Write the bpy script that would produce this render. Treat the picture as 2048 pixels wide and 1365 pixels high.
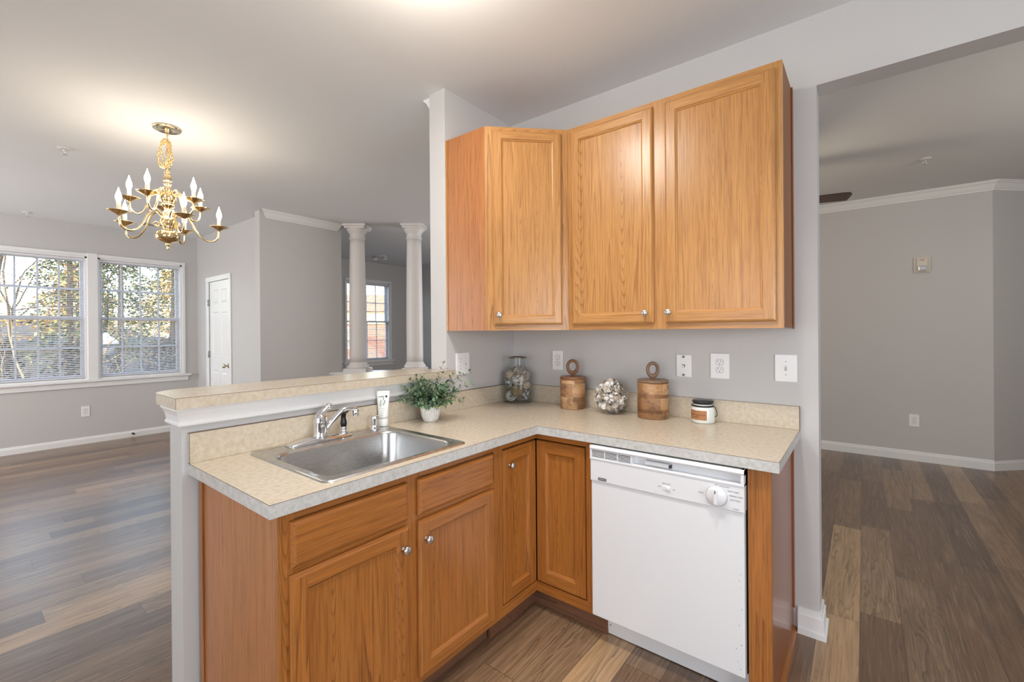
import bpy, bmesh, math, random
from mathutils import Vector, Matrix
from math import pi, sin, cos, radians as rad

for _o in list(bpy.data.objects):
    bpy.data.objects.remove(_o, do_unlink=True)
SC = bpy.context.scene
COL = SC.collection

# ------------------------------------------------------------------ camera
YAW, PITCH, ROLL = .6688, -.0011, -.0079
CAM = Vector((1.869, -2.4031, 1.3693))
_f = Vector((-sin(YAW), cos(YAW), 0)); _r = Vector((cos(YAW), sin(YAW), 0)); _u = Vector((0, 0, 1))
_f2 = _f * cos(PITCH) + _u * sin(PITCH); _u2 = _u * cos(PITCH) - _f * sin(PITCH)
_R = _r * cos(ROLL) + _u2 * sin(ROLL); _U = _u2 * cos(ROLL) - _r * sin(ROLL)
cd = bpy.data.cameras.new('camera'); cam = bpy.data.objects.new('camera', cd); COL.objects.link(cam)
cam.matrix_world = Matrix(((_R.x, _U.x, -_f2.x, CAM.x), (_R.y, _U.y, -_f2.y, CAM.y), (_R.z, _U.z, -_f2.z, CAM.z), (0, 0, 0, 1)))
cd.sensor_width = 36; cd.lens = 896.17 / 2048 * 36
cd.shift_x = 5 / 2048; cd.shift_y = -18.41 / 2048
cd.clip_start = .05; cd.clip_end = 300
SC.camera = cam

# ------------------------------------------------------------------ view, world, sun, big lights
SC.view_settings.view_transform = 'Standard'; SC.view_settings.look = 'None'
SC.view_settings.gamma = 1; SC.view_settings.use_curve_mapping = False
SC.view_settings.exposure = 0.0
SC.render.film_transparent = False

W = bpy.data.worlds.new('world'); SC.world = W; W.use_nodes = True
wn = W.node_tree; wn.nodes.clear()
sky = wn.nodes.new('ShaderNodeTexSky'); sky.sky_type = 'NISHITA'
sky.sun_elevation = rad(24); sky.sun_rotation = rad(120); sky.sun_disc = False
sky.air_density = 1.0; sky.dust_density = 2.5; sky.ozone_density = 1.0
bg = wn.nodes.new('ShaderNodeBackground'); bg.inputs[1].default_value = 1.55
out = wn.nodes.new('ShaderNodeOutputWorld')
warm = wn.nodes.new('ShaderNodeMix'); warm.data_type = 'RGBA'; warm.blend_type = 'MULTIPLY'; warm.inputs[0].default_value = 1; warm.inputs[7].default_value = (1.06, .98, .86, 1)
wn.links.new(sky.outputs[0], warm.inputs[6]); wn.links.new(warm.outputs[2], bg.inputs[0]); wn.links.new(bg.outputs[0], out.inputs[0])

def lamp(name, kind, loc, energy, color=(1, 1, 1), aim=None, **kw):
    d = bpy.data.lights.new(name, kind); d.energy = energy; d.color = color
    for k, v in kw.items(): setattr(d, k, v)
    o = bpy.data.objects.new(name, d); COL.objects.link(o); o.location = loc
    if aim is not None:
        o.rotation_euler = (Vector(aim) - Vector(loc)).to_track_quat('-Z', 'Y').to_euler()
    return o
# low winter sun from behind the house: lights the trees outside, never enters the room
lamp('sun', 'SUN', (20, -30, 30), 2.6, (1, .86, .66), aim=(0, 0, 12), angle=rad(1))
# glow of the round kitchen ceiling light, just above the frame
lamp('kitchen_ceiling_glow', 'POINT', (.66, -1.36, 2.50), 12, (1, .91, .78), shadow_soft_size=.12)
lamp('kitchen_ceiling_downlight', 'AREA', (.66, -1.36, 2.66), 10, (1, .98, .96), aim=(.66, -1.36, 0), shape='DISK', size=.36)
# added fill lights out of view
lamp('kitchen_south_fill', 'AREA', (1.5, -4.5, 1.4), 46, (.88, .94, 1), aim=(1.5, 0, 1.3), shape='RECTANGLE', size=2.6, size_y=1.7)
lamp('kitchen_counter_fill', 'AREA', (1.5, -1.30, 2.755), 9, (1, .97, .93), aim=(1.45, -1.25, 0), shape='DISK', size=.16, spread=rad(110))  # extra fill added to brighten the right counter and kitchen floor
lamp('kitchen_east_fill', 'AREA', (4.45, -2.3, 1.35), 58, (.88, .94, 1), aim=(0, -1.6, .9), shape='RECTANGLE', size=1.8, size_y=1.5)  # unseen fill added for the lower doors and counter edge
lamp('dining_south_fill', 'AREA', (-4.3, -4.5, 1.5), 82, (1, .98, .965), aim=(-4.7, 0, 1.5), shape='RECTANGLE', size=2.4, size_y=1.7)  # unseen fill added to brighten the wall with the white door
lamp('living_east_fill', 'AREA', (3.95, .75, 2.05), 23, (1, .96, .90), aim=(2.3, 3.8, 2.0), shape='RECTANGLE', size=1.1, size_y=1.0)  # unseen fill added for the living room wall and angled wall
lamp('living_north_fill', 'AREA', (-1.2, 3.76, 1.55), 62, (.98, .98, 1), aim=(-3.2, 0, 1.4), shape='RECTANGLE', size=1.8, size_y=1.5)  # unseen fill added to lift the far wall behind the columns

H = 2.762     # ceiling height

# ------------------------------------------------------------------ materials
def nt(name):
    m = bpy.data.materials.new(name); m.use_nodes = True
    t = m.node_tree; b = t.nodes['Principled BSDF']
    return m, t, b
def srgb(r, g, b):
    f = lambda c: (c / 255 / 12.92) if c / 255 <= .04045 else ((c / 255 + .055) / 1.055) ** 2.4
    return (f(r), f(g), f(b), 1)
def plain(name, col, rough=.5, metal=0, coat=0, emit=None, emit_s=0, spec=.5, bump=0, bump_scale=200):
    m, t, b = nt(name)
    b.inputs['Base Color'].default_value = col if len(col) == 4 else (*col, 1)
    b.inputs['Roughness'].default_value = rough; b.inputs['Metallic'].default_value = metal
    b.inputs['Coat Weight'].default_value = coat; b.inputs['Specular IOR Level'].default_value = spec
    if emit: b.inputs['Emission Color'].default_value = (*emit, 1); b.inputs['Emission Strength'].default_value = emit_s
    if bump:
        tc = t.nodes.new('ShaderNodeTexCoord'); n = t.nodes.new('ShaderNodeTexNoise'); n.inputs['Scale'].default_value = bump_scale
        bp = t.nodes.new('ShaderNodeBump'); bp.inputs['Strength'].default_value = bump; bp.inputs['Distance'].default_value = .002
        t.links.new(tc.outputs['Object'], n.inputs['Vector']); t.links.new(n.outputs['Fac'], bp.inputs['Height']); t.links.new(bp.outputs[0], b.inputs['Normal'])
    return m
def mth(t, op, a, b=None, c=None):
    n = t.nodes.new('ShaderNodeMath'); n.operation = op
    for i, v in enumerate((a, b, c)):
        if v is None: continue
        if isinstance(v, (int, float)): n.inputs[i].default_value = v
        else: t.links.new(v, n.inputs[i])
    return n.outputs[0]
def vmap(t, src, scale=(1, 1, 1), loc=(0, 0, 0)):
    n = t.nodes.new('ShaderNodeMapping'); n.inputs['Scale'].default_value = scale; n.inputs['Location'].default_value = loc
    t.links.new(src, n.inputs['Vector']); return n
def noise(t, vec, scale, detail=2, rough=.5, dist=0):
    n = t.nodes.new('ShaderNodeTexNoise'); n.inputs['Scale'].default_value = scale; n.inputs['Detail'].default_value = detail
    n.inputs['Roughness'].default_value = rough; n.inputs['Distortion'].default_value = dist
    t.links.new(vec, n.inputs['Vector']); return n.outputs['Fac']
def ramp(t, fac, stops):
    n = t.nodes.new('ShaderNodeValToRGB'); e = n.color_ramp.elements
    while len(e) < len(stops): e.new(.5)
    for i, (p, c) in enumerate(stops):
        e[i].position = p; e[i].color = c if len(c) == 4 else (*c, 1)
    t.links.new(fac, n.inputs[0]); return n.outputs[0]
def mix(t, fac, a, b, mode='MIX'):
    n = t.nodes.new('ShaderNodeMix'); n.data_type = 'RGBA'; n.blend_type = mode
    for s, v in ((0, fac), (6, a), (7, b)):
        if isinstance(v, (int, float)): n.inputs[s].default_value = v
        elif isinstance(v, tuple): n.inputs[s].default_value = v
        else: t.links.new(v, n.inputs[s])
    return n.outputs[2]

def oak(name, light, mid, dark, axis, ring=30, rough=.32, fine=.50, spread=1.0):
    """oak: contour lines of a noise field stretched along the grain, plus fine pores"""
    m, t, b = nt(name)
    tc = t.nodes.new('ShaderNodeTexCoord'); oi = t.nodes.new('ShaderNodeObjectInfo')
    cb = t.nodes.new('ShaderNodeCombineXYZ')
    t.links.new(mth(t, 'MULTIPLY', oi.outputs['Random'], 17.0), cb.inputs[0]); t.links.new(mth(t, 'MULTIPLY', oi.outputs['Random'], 31.0), cb.inputs[1])
    t.links.new(mth(t, 'MULTIPLY', oi.outputs['Random'], 9.0), cb.inputs[2])
    ad = t.nodes.new('ShaderNodeVectorMath'); t.links.new(tc.outputs['Object'], ad.inputs[0]); t.links.new(cb.outputs[0], ad.inputs[1])
    i = 'xyz'.index(axis)
    s1 = [1, 1, 1]; s1[i] = .075; s2 = [1, 1, 1]; s2[i] = .016; s3 = [1, 1, 1]; s3[i] = .03
    v1 = vmap(t, ad.outputs[0], s1).outputs[0]; v2 = vmap(t, ad.outputs[0], s2).outputs[0]; v3 = vmap(t, ad.outputs[0], s3).outputs[0]
    sp_ = t.nodes.new('ShaderNodeSeparateXYZ'); t.links.new(ad.outputs[0], sp_.inputs[0])
    o1, o2 = [sp_.outputs[k] for k in range(3) if k != i]; lg = sp_.outputs[i]
    wob = noise(t, v1, 7, 2, .5)
    ac = mth(t, 'PINGPONG', mth(t, 'ADD', mth(t, 'ADD', o1, o2), mth(t, 'MULTIPLY', wob, .10)), .12 / spread)
    # flat-sawn arches along the middle of each veneer leaf, straight grain beside it
    hy = mth(t, 'SQRT', mth(t, 'ADD', mth(t, 'POWER', mth(t, 'DIVIDE', ac, .0105), 2), 2.0))
    ex = mth(t, 'EXPONENT', mth(t, 'MULTIPLY', mth(t, 'POWER', mth(t, 'DIVIDE', ac, .055), 2), -1))
    f = mth(t, 'ADD', hy, mth(t, 'MULTIPLY', mth(t, 'MULTIPLY', lg, 15), ex))
    f = mth(t, 'ADD', f, mth(t, 'MULTIPLY', wob, 5))
    r = mth(t, 'FRACT', mth(t, 'ADD', f, mth(t, 'MULTIPLY', noise(t, v3, 60, 2, .5), .5)))
    r = mth(t, 'POWER', r, 4.0)                             # sharp on one side like growth rings
    p = noise(t, v2, 420, 2, .6)
    p2 = noise(t, v3, 120, 3, .65)
    big = noise(t, v3, 5, 2, .5)
    c = mix(t, big, light, mid)
    k = mth(t, 'MULTIPLY', r, mth(t, 'ADD', mth(t, 'MULTIPLY', p2, 1.1), -.12))
    c = mix(t, mth(t, 'MINIMUM', mth(t, 'MULTIPLY', k, 1.2), .9), c, dark)
    pr = t.nodes.new('ShaderNodeMapRange'); pr.inputs[1].default_value = .48; pr.inputs[2].default_value = .72
    t.links.new(p, pr.inputs[0])
    c = mix(t, mth(t, 'MULTIPLY', pr.outputs[0], fine), c, dark)
    pq = t.nodes.new('ShaderNodeMapRange'); pq.inputs[1].default_value = .5; pq.inputs[2].default_value = .75
    t.links.new(p2, pq.inputs[0])
    c = mix(t, mth(t, 'MULTIPLY', pq.outputs[0], fine * .8), c, dark)
    t.links.new(c, b.inputs['Base Color'])
    b.inputs['Roughness'].default_value = rough
    b.inputs['Coat Weight'].default_value = .25; b.inputs['Coat Roughness'].default_value = .22
    bp = t.nodes.new('ShaderNodeBump'); bp.inputs['Strength'].default_value = .12; bp.inputs['Distance'].default_value = .001
    t.links.new(p, bp.inputs['Height']); t.links.new(bp.outputs[0], b.inputs['Normal'])
    return m
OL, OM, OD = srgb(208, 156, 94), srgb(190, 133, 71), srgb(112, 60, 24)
LL, LM, LD = srgb(190, 124, 58), srgb(164, 96, 38), srgb(78, 38, 12)  # base cabinet tones, darker and more orange than the upper ones
oakV = oak('oak_vertical', OL, OM, OD, 'z'); oakH = oak('oak_horizontal', OL, OM, OD, 'x')
oakY = oak('oak_along_y', OL, OM, OD, 'y')
lowV = oak('lower_oak_vertical', LL, LM, LD, 'z'); lowH = oak('lower_oak_horizontal', LL, LM, LD, 'x'); lowY = oak('lower_oak_along_y', LL, LM, LD, 'y')
venV = oak('oak_veneer', srgb(198, 132, 78), srgb(180, 114, 62), srgb(100, 52, 26), 'z', ring=34, rough=.42, fine=.55, spread=1.6)
redV = oak('red_oak_side', srgb(160, 92, 46), srgb(140, 76, 36), srgb(84, 40, 16), 'z', ring=18, rough=.22, fine=.2)
dullV = oak('dull_oak_side', srgb(158, 108, 70), srgb(144, 96, 60), srgb(96, 58, 34), 'z', rough=.6, fine=.3); dullV.node_tree.nodes['Principled BSDF'].inputs['Coat Weight'].default_value = 0
toeM = oak('toe_kick_veneer', srgb(140, 96, 70), srgb(112, 76, 56), srgb(60, 40, 30), 'x', rough=.5)

WALLC = srgb(204, 202, 201)
wallM = plain('wall_paint', WALLC, .62, bump=.05, bump_scale=320)
trimM = plain('white_trim_paint', srgb(240, 240, 240), .35)
ceilM = plain('ceiling_paint', srgb(228, 229, 230), .8)
whiteM = plain('white_plastic', srgb(242, 242, 240), .32)
applM = plain('white_enamel', srgb(233, 234, 237), .22, coat=.2)
darkM = plain('dark_gap', srgb(28, 28, 30), .6)
blackM = plain('black_plastic', srgb(14, 14, 15), .25)
chromeM = plain('chrome', (.82, .83, .85), .06, 1)
nickelM = plain('satin_nickel', (.62, .61, .60), .28, 1)
brassM = plain('polished_brass', (.90, .71, .40), .12, 1)
hingeM = plain('hinge_metal', (.42, .42, .42), .35, 1)
bulbM = plain('lit_bulb', (1, .9, .75), .3, emit=(1, .88, .70), emit_s=45)
candleM = plain('candle_sleeve', srgb(250, 240, 220), .5)

def steel():
    m, t, b = nt('brushed_steel'); tc = t.nodes.new('ShaderNodeTexCoord')
    n = noise(t, vmap(t, tc.outputs['Object'], (40, 1.0, 40)).outputs[0], 30, 2)
    c = ramp(t, n, [(.3, (.54, .54, .54)), (.7, (.60, .60, .595))])
    t.links.new(c, b.inputs['Base Color']); b.inputs['Metallic'].default_value = 1
    t.links.new(mth(t, 'MULTIPLY_ADD', n, .12, .20), b.inputs['Roughness'])
    return m
steelM = steel()

def laminate(name, c0, c1, c2, c3):
    m, t, b = nt(name); tc = t.nodes.new('ShaderNodeTexCoord'); v = tc.outputs['Object']
    a = noise(t, v, 58, 5, .68); f = noise(t, v, 240, 3, .6); g = noise(t, v, 8, 2)
    c = ramp(t, a, [(.30, c0), (.5, c1), (.72, c2)])
    c = mix(t, mth(t, 'MULTIPLY', ramp(t, f, [(.5, (0, 0, 0)), (.75, (1, 1, 1))]), .35), c, c3)
    t.links.new(c, b.inputs['Base Color']); b.inputs['Roughness'].default_value = .25
    return m
lamM = laminate('speckled_laminate', srgb(190, 176, 156), srgb(204, 191, 171), srgb(214, 203, 186), srgb(176, 163, 146))
edgeM = laminate('grey_laminate_edge', srgb(184, 182, 178), srgb(202, 201, 198), srgb(216, 215, 212), srgb(164, 162, 160))

SEED = 103
def floorm():
    m, t, b = nt('vinyl_plank_floor'); tc = t.nodes.new('ShaderNodeTexCoord')
    sp = t.nodes.new('ShaderNodeSeparateXYZ'); t.links.new(tc.outputs['Object'], sp.inputs[0])
    PW, PL = .152, 1.22
    xs = mth(t, 'DIVIDE', mth(t, 'ADD', sp.outputs[0], 20.04), PW)
    row = mth(t, 'FLOOR', xs)
    wn1 = t.nodes.new('ShaderNodeTexWhiteNoise'); wn1.noise_dimensions = '1D'; t.links.new(row, wn1.inputs['W'])
    ys = mth(t, 'ADD', mth(t, 'DIVIDE', mth(t, 'ADD', sp.outputs[1], 20), PL), mth(t, 'MULTIPLY', wn1.outputs['Value'], 7.3))
    col = mth(t, 'FLOOR', ys)
    cb = t.nodes.new('ShaderNodeCombineXYZ'); t.links.new(mth(t, 'ADD', row, SEED), cb.inputs[0]); t.links.new(col, cb.inputs[1])
    wn2 = t.nodes.new('ShaderNodeTexWhiteNoise'); wn2.noise_dimensions = '2D'; t.links.new(cb.outputs[0], wn2.inputs['Vector'])
    # each plank its own slice of grain
    off = t.nodes.new('ShaderNodeVectorMath'); off.operation = 'SCALE'; off.inputs['Scale'].default_value = 40
    t.links.new(wn2.outputs['Color'], off.inputs[0])
    ad = t.nodes.new('ShaderNodeVectorMath'); t.links.new(tc.outputs['Object'], ad.inputs[0]); t.links.new(off.outputs[0], ad.inputs[1])
    v1 = vmap(t, ad.outputs[0], (1, .10, 1)).outputs[0]; v2 = vmap(t, ad.outputs[0], (1, .035, 1)).outputs[0]
    f = noise(t, vmap(t, ad.outputs[0], (1, .09, 1)).outputs[0], 9, 3, .5, .5)
    ring = mth(t, 'POWER', mth(t, 'FRACT', mth(t, 'MULTIPLY', f, 19)), 2.2)
    streak = noise(t, v2, 95, 3, .65); blot = noise(t, v1, 14, 3, .6)
    base = ramp(t, wn2.outputs['Value'], [(0, srgb(98, 73, 55)), (.22, srgb(134, 104, 77)), (.45, srgb(110, 83, 61)), (.7, srgb(152, 121, 90)), (.88, srgb(124, 99, 76)), (1, srgb(184, 150, 112))])
    dk = mix(t, .72, base, srgb(44, 33, 27))
    c = mix(t, mth(t, 'MULTIPLY', ring, mth(t, 'MULTIPLY', ramp(t, blot, [(.4, (0, 0, 0)), (.58, (1, 1, 1))]), .85)), base, dk)
    c = mix(t, mth(t, 'MULTIPLY', ramp(t, streak, [(.45, (0, 0, 0)), (.72, (1, 1, 1))]), .55), c, dk)
    c = mix(t, mth(t, 'MULTIPLY', ramp(t, streak, [(.28, (1, 1, 1)), (.45, (0, 0, 0))]), .30), c, srgb(186, 164, 140))
    fx = mth(t, 'FRACT', xs); fy = mth(t, 'FRACT', ys)
    ex = mth(t, 'LESS_THAN', mth(t, 'MINIMUM', fx, mth(t, 'SUBTRACT', 1, fx)), .010)
    ey = mth(t, 'LESS_THAN', mth(t, 'MINIMUM', fy, mth(t, 'SUBTRACT', 1, fy)), .0012)
    seam = mth(t, 'MAXIMUM', ex, ey)
    c = mix(t, mth(t, 'MULTIPLY', seam, .6), c, srgb(40, 32, 28))
    t.links.new(c, b.inputs['Base Color'])
    t.links.new(mth(t, 'MULTIPLY_ADD', streak, .15, .24), b.inputs['Roughness']); b.inputs['Specular IOR Level'].default_value = .5; b.inputs['Coat Weight'].default_value = .6; b.inputs['Coat Roughness'].default_value = .42
    bp = t.nodes.new('ShaderNodeBump'); bp.inputs['Strength'].default_value = .15; bp.inputs['Distance'].default_value = .001
    t.links.new(mth(t, 'SUBTRACT', streak, seam), bp.inputs['Height']); t.links.new(bp.outputs[0], b.inputs['Normal'])
    return m
floorM = floorm()

def glass_arch(name, tint=(1, 1, 1), gloss=.08, pw=3.0, edge=.55):
    m, t, b = nt(name); t.nodes.remove(b)
    o = t.nodes['Material Output']; tr = t.nodes.new('ShaderNodeBsdfTransparent'); tr.inputs[0].default_value = (*tint, 1)
    gl = t.nodes.new('ShaderNodeBsdfGlossy'); gl.inputs['Roughness'].default_value = .02
    lw = t.nodes.new('ShaderNodeLayerWeight'); lw.inputs[0].default_value = .25
    mx = t.nodes.new('ShaderNodeMixShader')
    t.links.new(mth(t, 'MULTIPLY_ADD', mth(t, 'POWER', lw.outputs['Facing'], pw), edge, gloss * .3), mx.inputs[0])
    t.links.new(tr.outputs[0], mx.inputs[1]); t.links.new(gl.outputs[0], mx.inputs[2]); t.links.new(mx.outputs[0], o.inputs[0])
    return m
paneM = glass_arch('window_glass', (.97, .98, .98), .06)
jarM = glass_arch('clear_jar_glass', (.90, .925, .925), .10, 1.7, .75)

# ------------------------------------------------------------------ mesh helpers
def B(): return bmesh.new()
def box(bm, x0, x1, y0, y1, z0, z1, mi=0, bev=0, seg=1):
    vs = [bm.verts.new((x, y, z)) for x in (x0, x1) for y in (y0, y1) for z in (z0, z1)]
    fs = [bm.faces.new([vs[i] for i in q]) for q in ((0, 1, 3, 2), (4, 6, 7, 5), (0, 4, 5, 1), (2, 3, 7, 6), (0, 2, 6, 4), (1, 5, 7, 3))]
    for f in fs: f.material_index = mi
    if bev:
        es = list({e for f in fs for e in f.edges})
        bmesh.ops.bevel(bm, geom=es, offset=bev, segments=seg, profile=.5, affect='EDGES', clamp_overlap=True)
    return bm
def prism(bm, pts, axis, a, b, mi=0):
    """pts 2D in the plane of the other two axes (in xyz order), extruded along axis from a to b"""
    def P(p, c):
        q = list(p); q.insert('xyz'.index(axis), c); return q
    A = [bm.verts.new(P(p, a)) for p in pts]; C = [bm.verts.new(P(p, b)) for p in pts]
    n = len(pts); fs = [bm.faces.new(A), bm.faces.new(C[::-1])]
    for i in range(n): fs.append(bm.faces.new((A[i], C[i], C[(i + 1) % n], A[(i + 1) % n])))
    for f in fs: f.material_index = mi
    return bm
def lathe(bm, prof, seg=32, c=(0, 0, 0), mi=0, smooth=True, cap=True):
    rings = []
    for r, z in prof:
        if r < 1e-5: rings.append([bm.verts.new((c[0], c[1], c[2] + z))])
        else: rings.append([bm.verts.new((c[0] + r * cos(2 * pi * k / seg), c[1] + r * sin(2 * pi * k / seg), c[2] + z)) for k in range(seg)])
    for A, C in zip(rings, rings[1:]):
        for k in range(seg):
            a, b_ = A[k % len(A)], A[(k + 1) % len(A)]; d, e = C[k % len(C)], C[(k + 1) % len(C)]
            v = []
            for q in (a, b_, e, d):
                if q not in v: v.append(q)
            if len(v) > 2:
                f = bm.faces.new(v); f.smooth = smooth; f.material_index = mi
    if cap:
        for R_, rev in ((rings[0], True), (rings[-1], False)):
            if len(R_) > 2:
                f = bm.faces.new(R_[::-1] if rev else R_); f.material_index = mi
    return bm
def tube(bm, pts, r, seg=10, mi=0, cap=True):
    pts = [Vector(p) for p in pts]; n = len(pts); rs = r if isinstance(r, (list, tuple)) else [r] * n
    rings = []; up = None
    for i, p in enumerate(pts):
        t = (pts[min(i + 1, n - 1)] - pts[max(i - 1, 0)]).normalized()
        if up is None: up = t.orthogonal().normalized()
        up = (up - t * up.dot(t))
        up = up.normalized() if up.length > 1e-6 else t.orthogonal().normalized()
        s = t.cross(up)
        rings.append([bm.verts.new(p + (up * cos(2 * pi * k / seg) + s * sin(2 * pi * k / seg)) * rs[i]) for k in range(seg)])
    for A, C in zip(rings, rings[1:]):
        for k in range(seg):
            f = bm.faces.new((A[k], A[(k + 1) % seg], C[(k + 1) % seg], C[k])); f.smooth = True; f.material_index = mi
    if cap:
        for R_ in (rings[0][::-1], rings[-1]):
            f = bm.faces.new(R_); f.material_index = mi
    return bm
def spline(pts, n=6):
    """Catmull-Rom through pts"""
    P = [Vector(p) for p in pts]; P = [P[0] * 2 - P[1]] + P + [P[-1] * 2 - P[-2]]; o = []
    for i in range(1, len(P) - 2):
        for k in range(n):
            t = k / n; a, b_, c, d = P[i - 1:i + 3]
            o.append(.5 * ((2 * b_) + (c - a) * t + (2 * a - 5 * b_ + 4 * c - d) * t * t + (3 * b_ - a - 3 * c + d) * t ** 3))
    o.append(P[-2]); return o
def ball(bm, c, r, sub=2, mi=0, sc=(1, 1, 1)):
    g = bmesh.ops.create_icosphere(bm, subdivisions=sub, radius=r)
    for v in g['verts']: v.co = Vector((v.co.x * sc[0], v.co.y * sc[1], v.co.z * sc[2])) + Vector(c)
    for f in {f for v in g['verts'] for f in v.link_faces}: f.smooth = True; f.material_index = mi
    return bm

def wpos(o):
    p = Vector(o.location)
    while o.parent: o = o.parent; p += Vector(o.location)
    return p
def obj(name, bm, mats, parent=None, world=False, loc=None, rot=None, label=None, sub=0):
    """one mesh object; world=True: the bmesh is in world coordinates and is moved under its (unrotated) parent"""
    if parent is not None and world:
        bmesh.ops.translate(bm, verts=bm.verts, vec=-wpos(parent))
    bmesh.ops.recalc_face_normals(bm, faces=bm.faces)
    me = bpy.data.meshes.new(name); bm.to_mesh(me); bm.free()
    for m in (mats if isinstance(mats, (list, tuple)) else [mats]): me.materials.append(m)
    o = bpy.data.objects.new(name, me); COL.objects.link(o)
    if parent is not None: o.parent = parent
    if loc is not None: o.location = loc
    if rot is not None: o.rotation_euler = rot
    if label: o['label'] = label
    if sub:
        md = o.modifiers.new('sub', 'SUBSURF'); md.levels = sub; md.render_levels = sub
    return o
def thing(name, label, cat, loc=(0, 0, 0), rotz=0, group=None):
    o = bpy.data.objects.new(name, None); COL.objects.link(o); o.location = loc; o.rotation_euler = (0, 0, rotz)
    o.empty_display_size = .1
    o['label'] = label; o['category'] = cat
    if group: o['group'] = group
    return o
def tag(o, label, cat, group=None):
    o['label'] = label; o['category'] = cat
    if group: o['group'] = group
    return o
def struct(name, bm, mats, parent=None, world=True):
    o = obj(name, bm, mats, parent, world=parent is not None and world)
    if parent is None: o['kind'] = 'structure'
    return o
def dup(root, loc, rotz, label=None, group=None):
    r = root.copy(); COL.objects.link(r); r.location = loc; r.rotation_euler = (0, 0, rotz)
    if label: r['label'] = label
    if group: r['group'] = group
    for ch in list(root.children):
        c = ch.copy(); COL.objects.link(c); c.parent = r
        for g in ch.children:
            d = g.copy(); COL.objects.link(d); d.parent = c
    return r
def text_bm(st, size, align='CENTER', extrude=.0004):
    """lettering as a bmesh in its own xy plane"""
    cu = bpy.data.curves.new('lettering', 'FONT'); cu.body = st; cu.size = size; cu.align_x = align; cu.align_y = 'CENTER'; cu.extrude = extrude; cu.resolution_u = 3
    o = bpy.data.objects.new('lettering', cu); COL.objects.link(o)
    bpy.context.view_layer.update()
    me = bpy.data.meshes.new_from_object(o.evaluated_get(bpy.context.evaluated_depsgraph_get()))
    bm = B(); bm.from_mesh(me); bpy.data.meshes.remove(me); bpy.data.objects.remove(o, do_unlink=True); bpy.data.curves.remove(cu)
    return bm
def text(name, st, size, parent, loc, rot, mat, align='CENTER', extrude=.0004):
    return obj(name, text_bm(st, size, align, extrude), mat, parent, loc=loc, rot=rot)
def add_bm(dst, src, M):
    bmesh.ops.transform(src, matrix=M, verts=src.verts); me = bpy.data.meshes.new('t'); src.to_mesh(me); src.free(); dst.from_mesh(me); bpy.data.meshes.remove(me)

# ------------------------------------------------------------------ the setting
XW, YN, YS, XE = -5.80, 3.81, -4.6, 4.6       # window wall, living room's far wall, south, east
bm = B(); box(bm, XW - .2, XE + .2, YS - .2, 5.6, -.1, 0); struct('floor', bm, floorM)
bm = B(); box(bm, XW - .2, XE + .2, YS - .2, 5.6, H, H + .15); struct('ceiling', bm, ceilM)
def wallbox(name, *a, bev=0):
    bm = B(); box(bm, *a, bev=bev); return struct(name, bm, wallM)
# window wall with its openings: dining pair, living room window
WIN = [(-2.12, -1.272, .80, 2.352), (-1.172, -.272, .80, 2.352), (2.33, 3.32, .80, 2.372)]
bm = B()
ys = [YS - .2, -2.12, -.272, 2.33, 3.32, YN + .2]
for i, (a, b_) in enumerate(zip(ys, ys[1:])):
    if i in (1, 3):
        z1 = WIN[0][3] if i == 1 else WIN[2][3]
        box(bm, XW - .16, XW, a, b_, 0, .80); box(bm, XW - .16, XW, a, b_, z1, H)
    else: box(bm, XW - .16, XW, a, b_, 0, H)
struct('wall_window', bm, wallM)
YD = -.08
bm = B()                                        # wall with the white door (opening -5.30..-4.50)
DX0, DX1, DZ = -5.34, -4.60, 2.10
box(bm, XW, DX0, YD, YD + .12, 0, H); box(bm, DX1, -3.55, YD, YD + .12, 0, H); box(bm, DX0, DX1, YD, YD + .12, DZ, H)
struct('wall_closet', bm, wallM)
wallbox('wall_beige', -3.57, -3.45, -.19, .82, 0, H, bev=.003)
wallbox('wall_closet_back', XW, -3.57, .70, .82, 0, H)
wallbox('wall_north', XW, 2.84, YN, YN + .12, 0, H)
bm = B(); prism(bm, [(2.84, YN), (3.94, YN + 1.1), (3.86, YN + 1.19), (2.76, YN + .12)], 'z', 0, H); struct('wall_angled', bm, wallM)
wallbox('wall_hall', 3.86, XE + .2, YN + 1.1, YN + 1.22, 0, H)
wallbox('wall_south', XW, XE, YS - .12, YS, 0, H)
wallbox('wall_east', XE, XE + .12, YS, YN + 1.2, 0, H)
# kitchen wall: solid to 1.711, opening with a header, and on beyond
bm = B()
box(bm, -.128, 1.711, 0, .12, 0, H); box(bm, 1.711, 3.05, 0, .12, 2.447, H); box(bm, 3.05, XE, 0, .12, 0, H)
bmesh.ops.remove_doubles(bm, verts=bm.verts, dist=.0005)
struct('wall_kitchen', bm, wallM)
wallbox('wall_stub', -.128, 0, -.622, 0, 0, H, bev=.002)
bm = B(); box(bm, -.128, 0, -1.888, -.622, 0, 1.112); struct('wall_pony', bm, wallM)

def base_prof(t=.014, h=.085):
    return [(0, 0), (t, 0), (t, h * .72), (t * .55, h * .82), (t * .55, h * .92), (0, h)]
def baseboard(name, a, b_, nrm, h=.085, t=.014):
    """along the floor from a to b_, profile out to nrm"""
    bm = B(); pr_ = base_prof(t, h); a = Vector((*a, 0)); b_ = Vector((*b_, 0)); n = Vector((*nrm, 0)).normalized()
    A = [bm.verts.new(a + n * p + Vector((0, 0, z))) for p, z in pr_]; C = [bm.verts.new(b_ + n * p + Vector((0, 0, z))) for p, z in pr_]
    k = len(pr_); bm.faces.new(A); bm.faces.new(C[::-1])
    for i in range(k): bm.faces.new((A[i], C[i], C[(i + 1) % k], A[(i + 1) % k]))
    return struct(name, bm, trimM)
baseboard('baseboard_window', (XW, YS), (XW, YD), (1, 0))
baseboard('baseboard_north', (XW, YN), (2.84, YN), (0, -1), .10)
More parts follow.
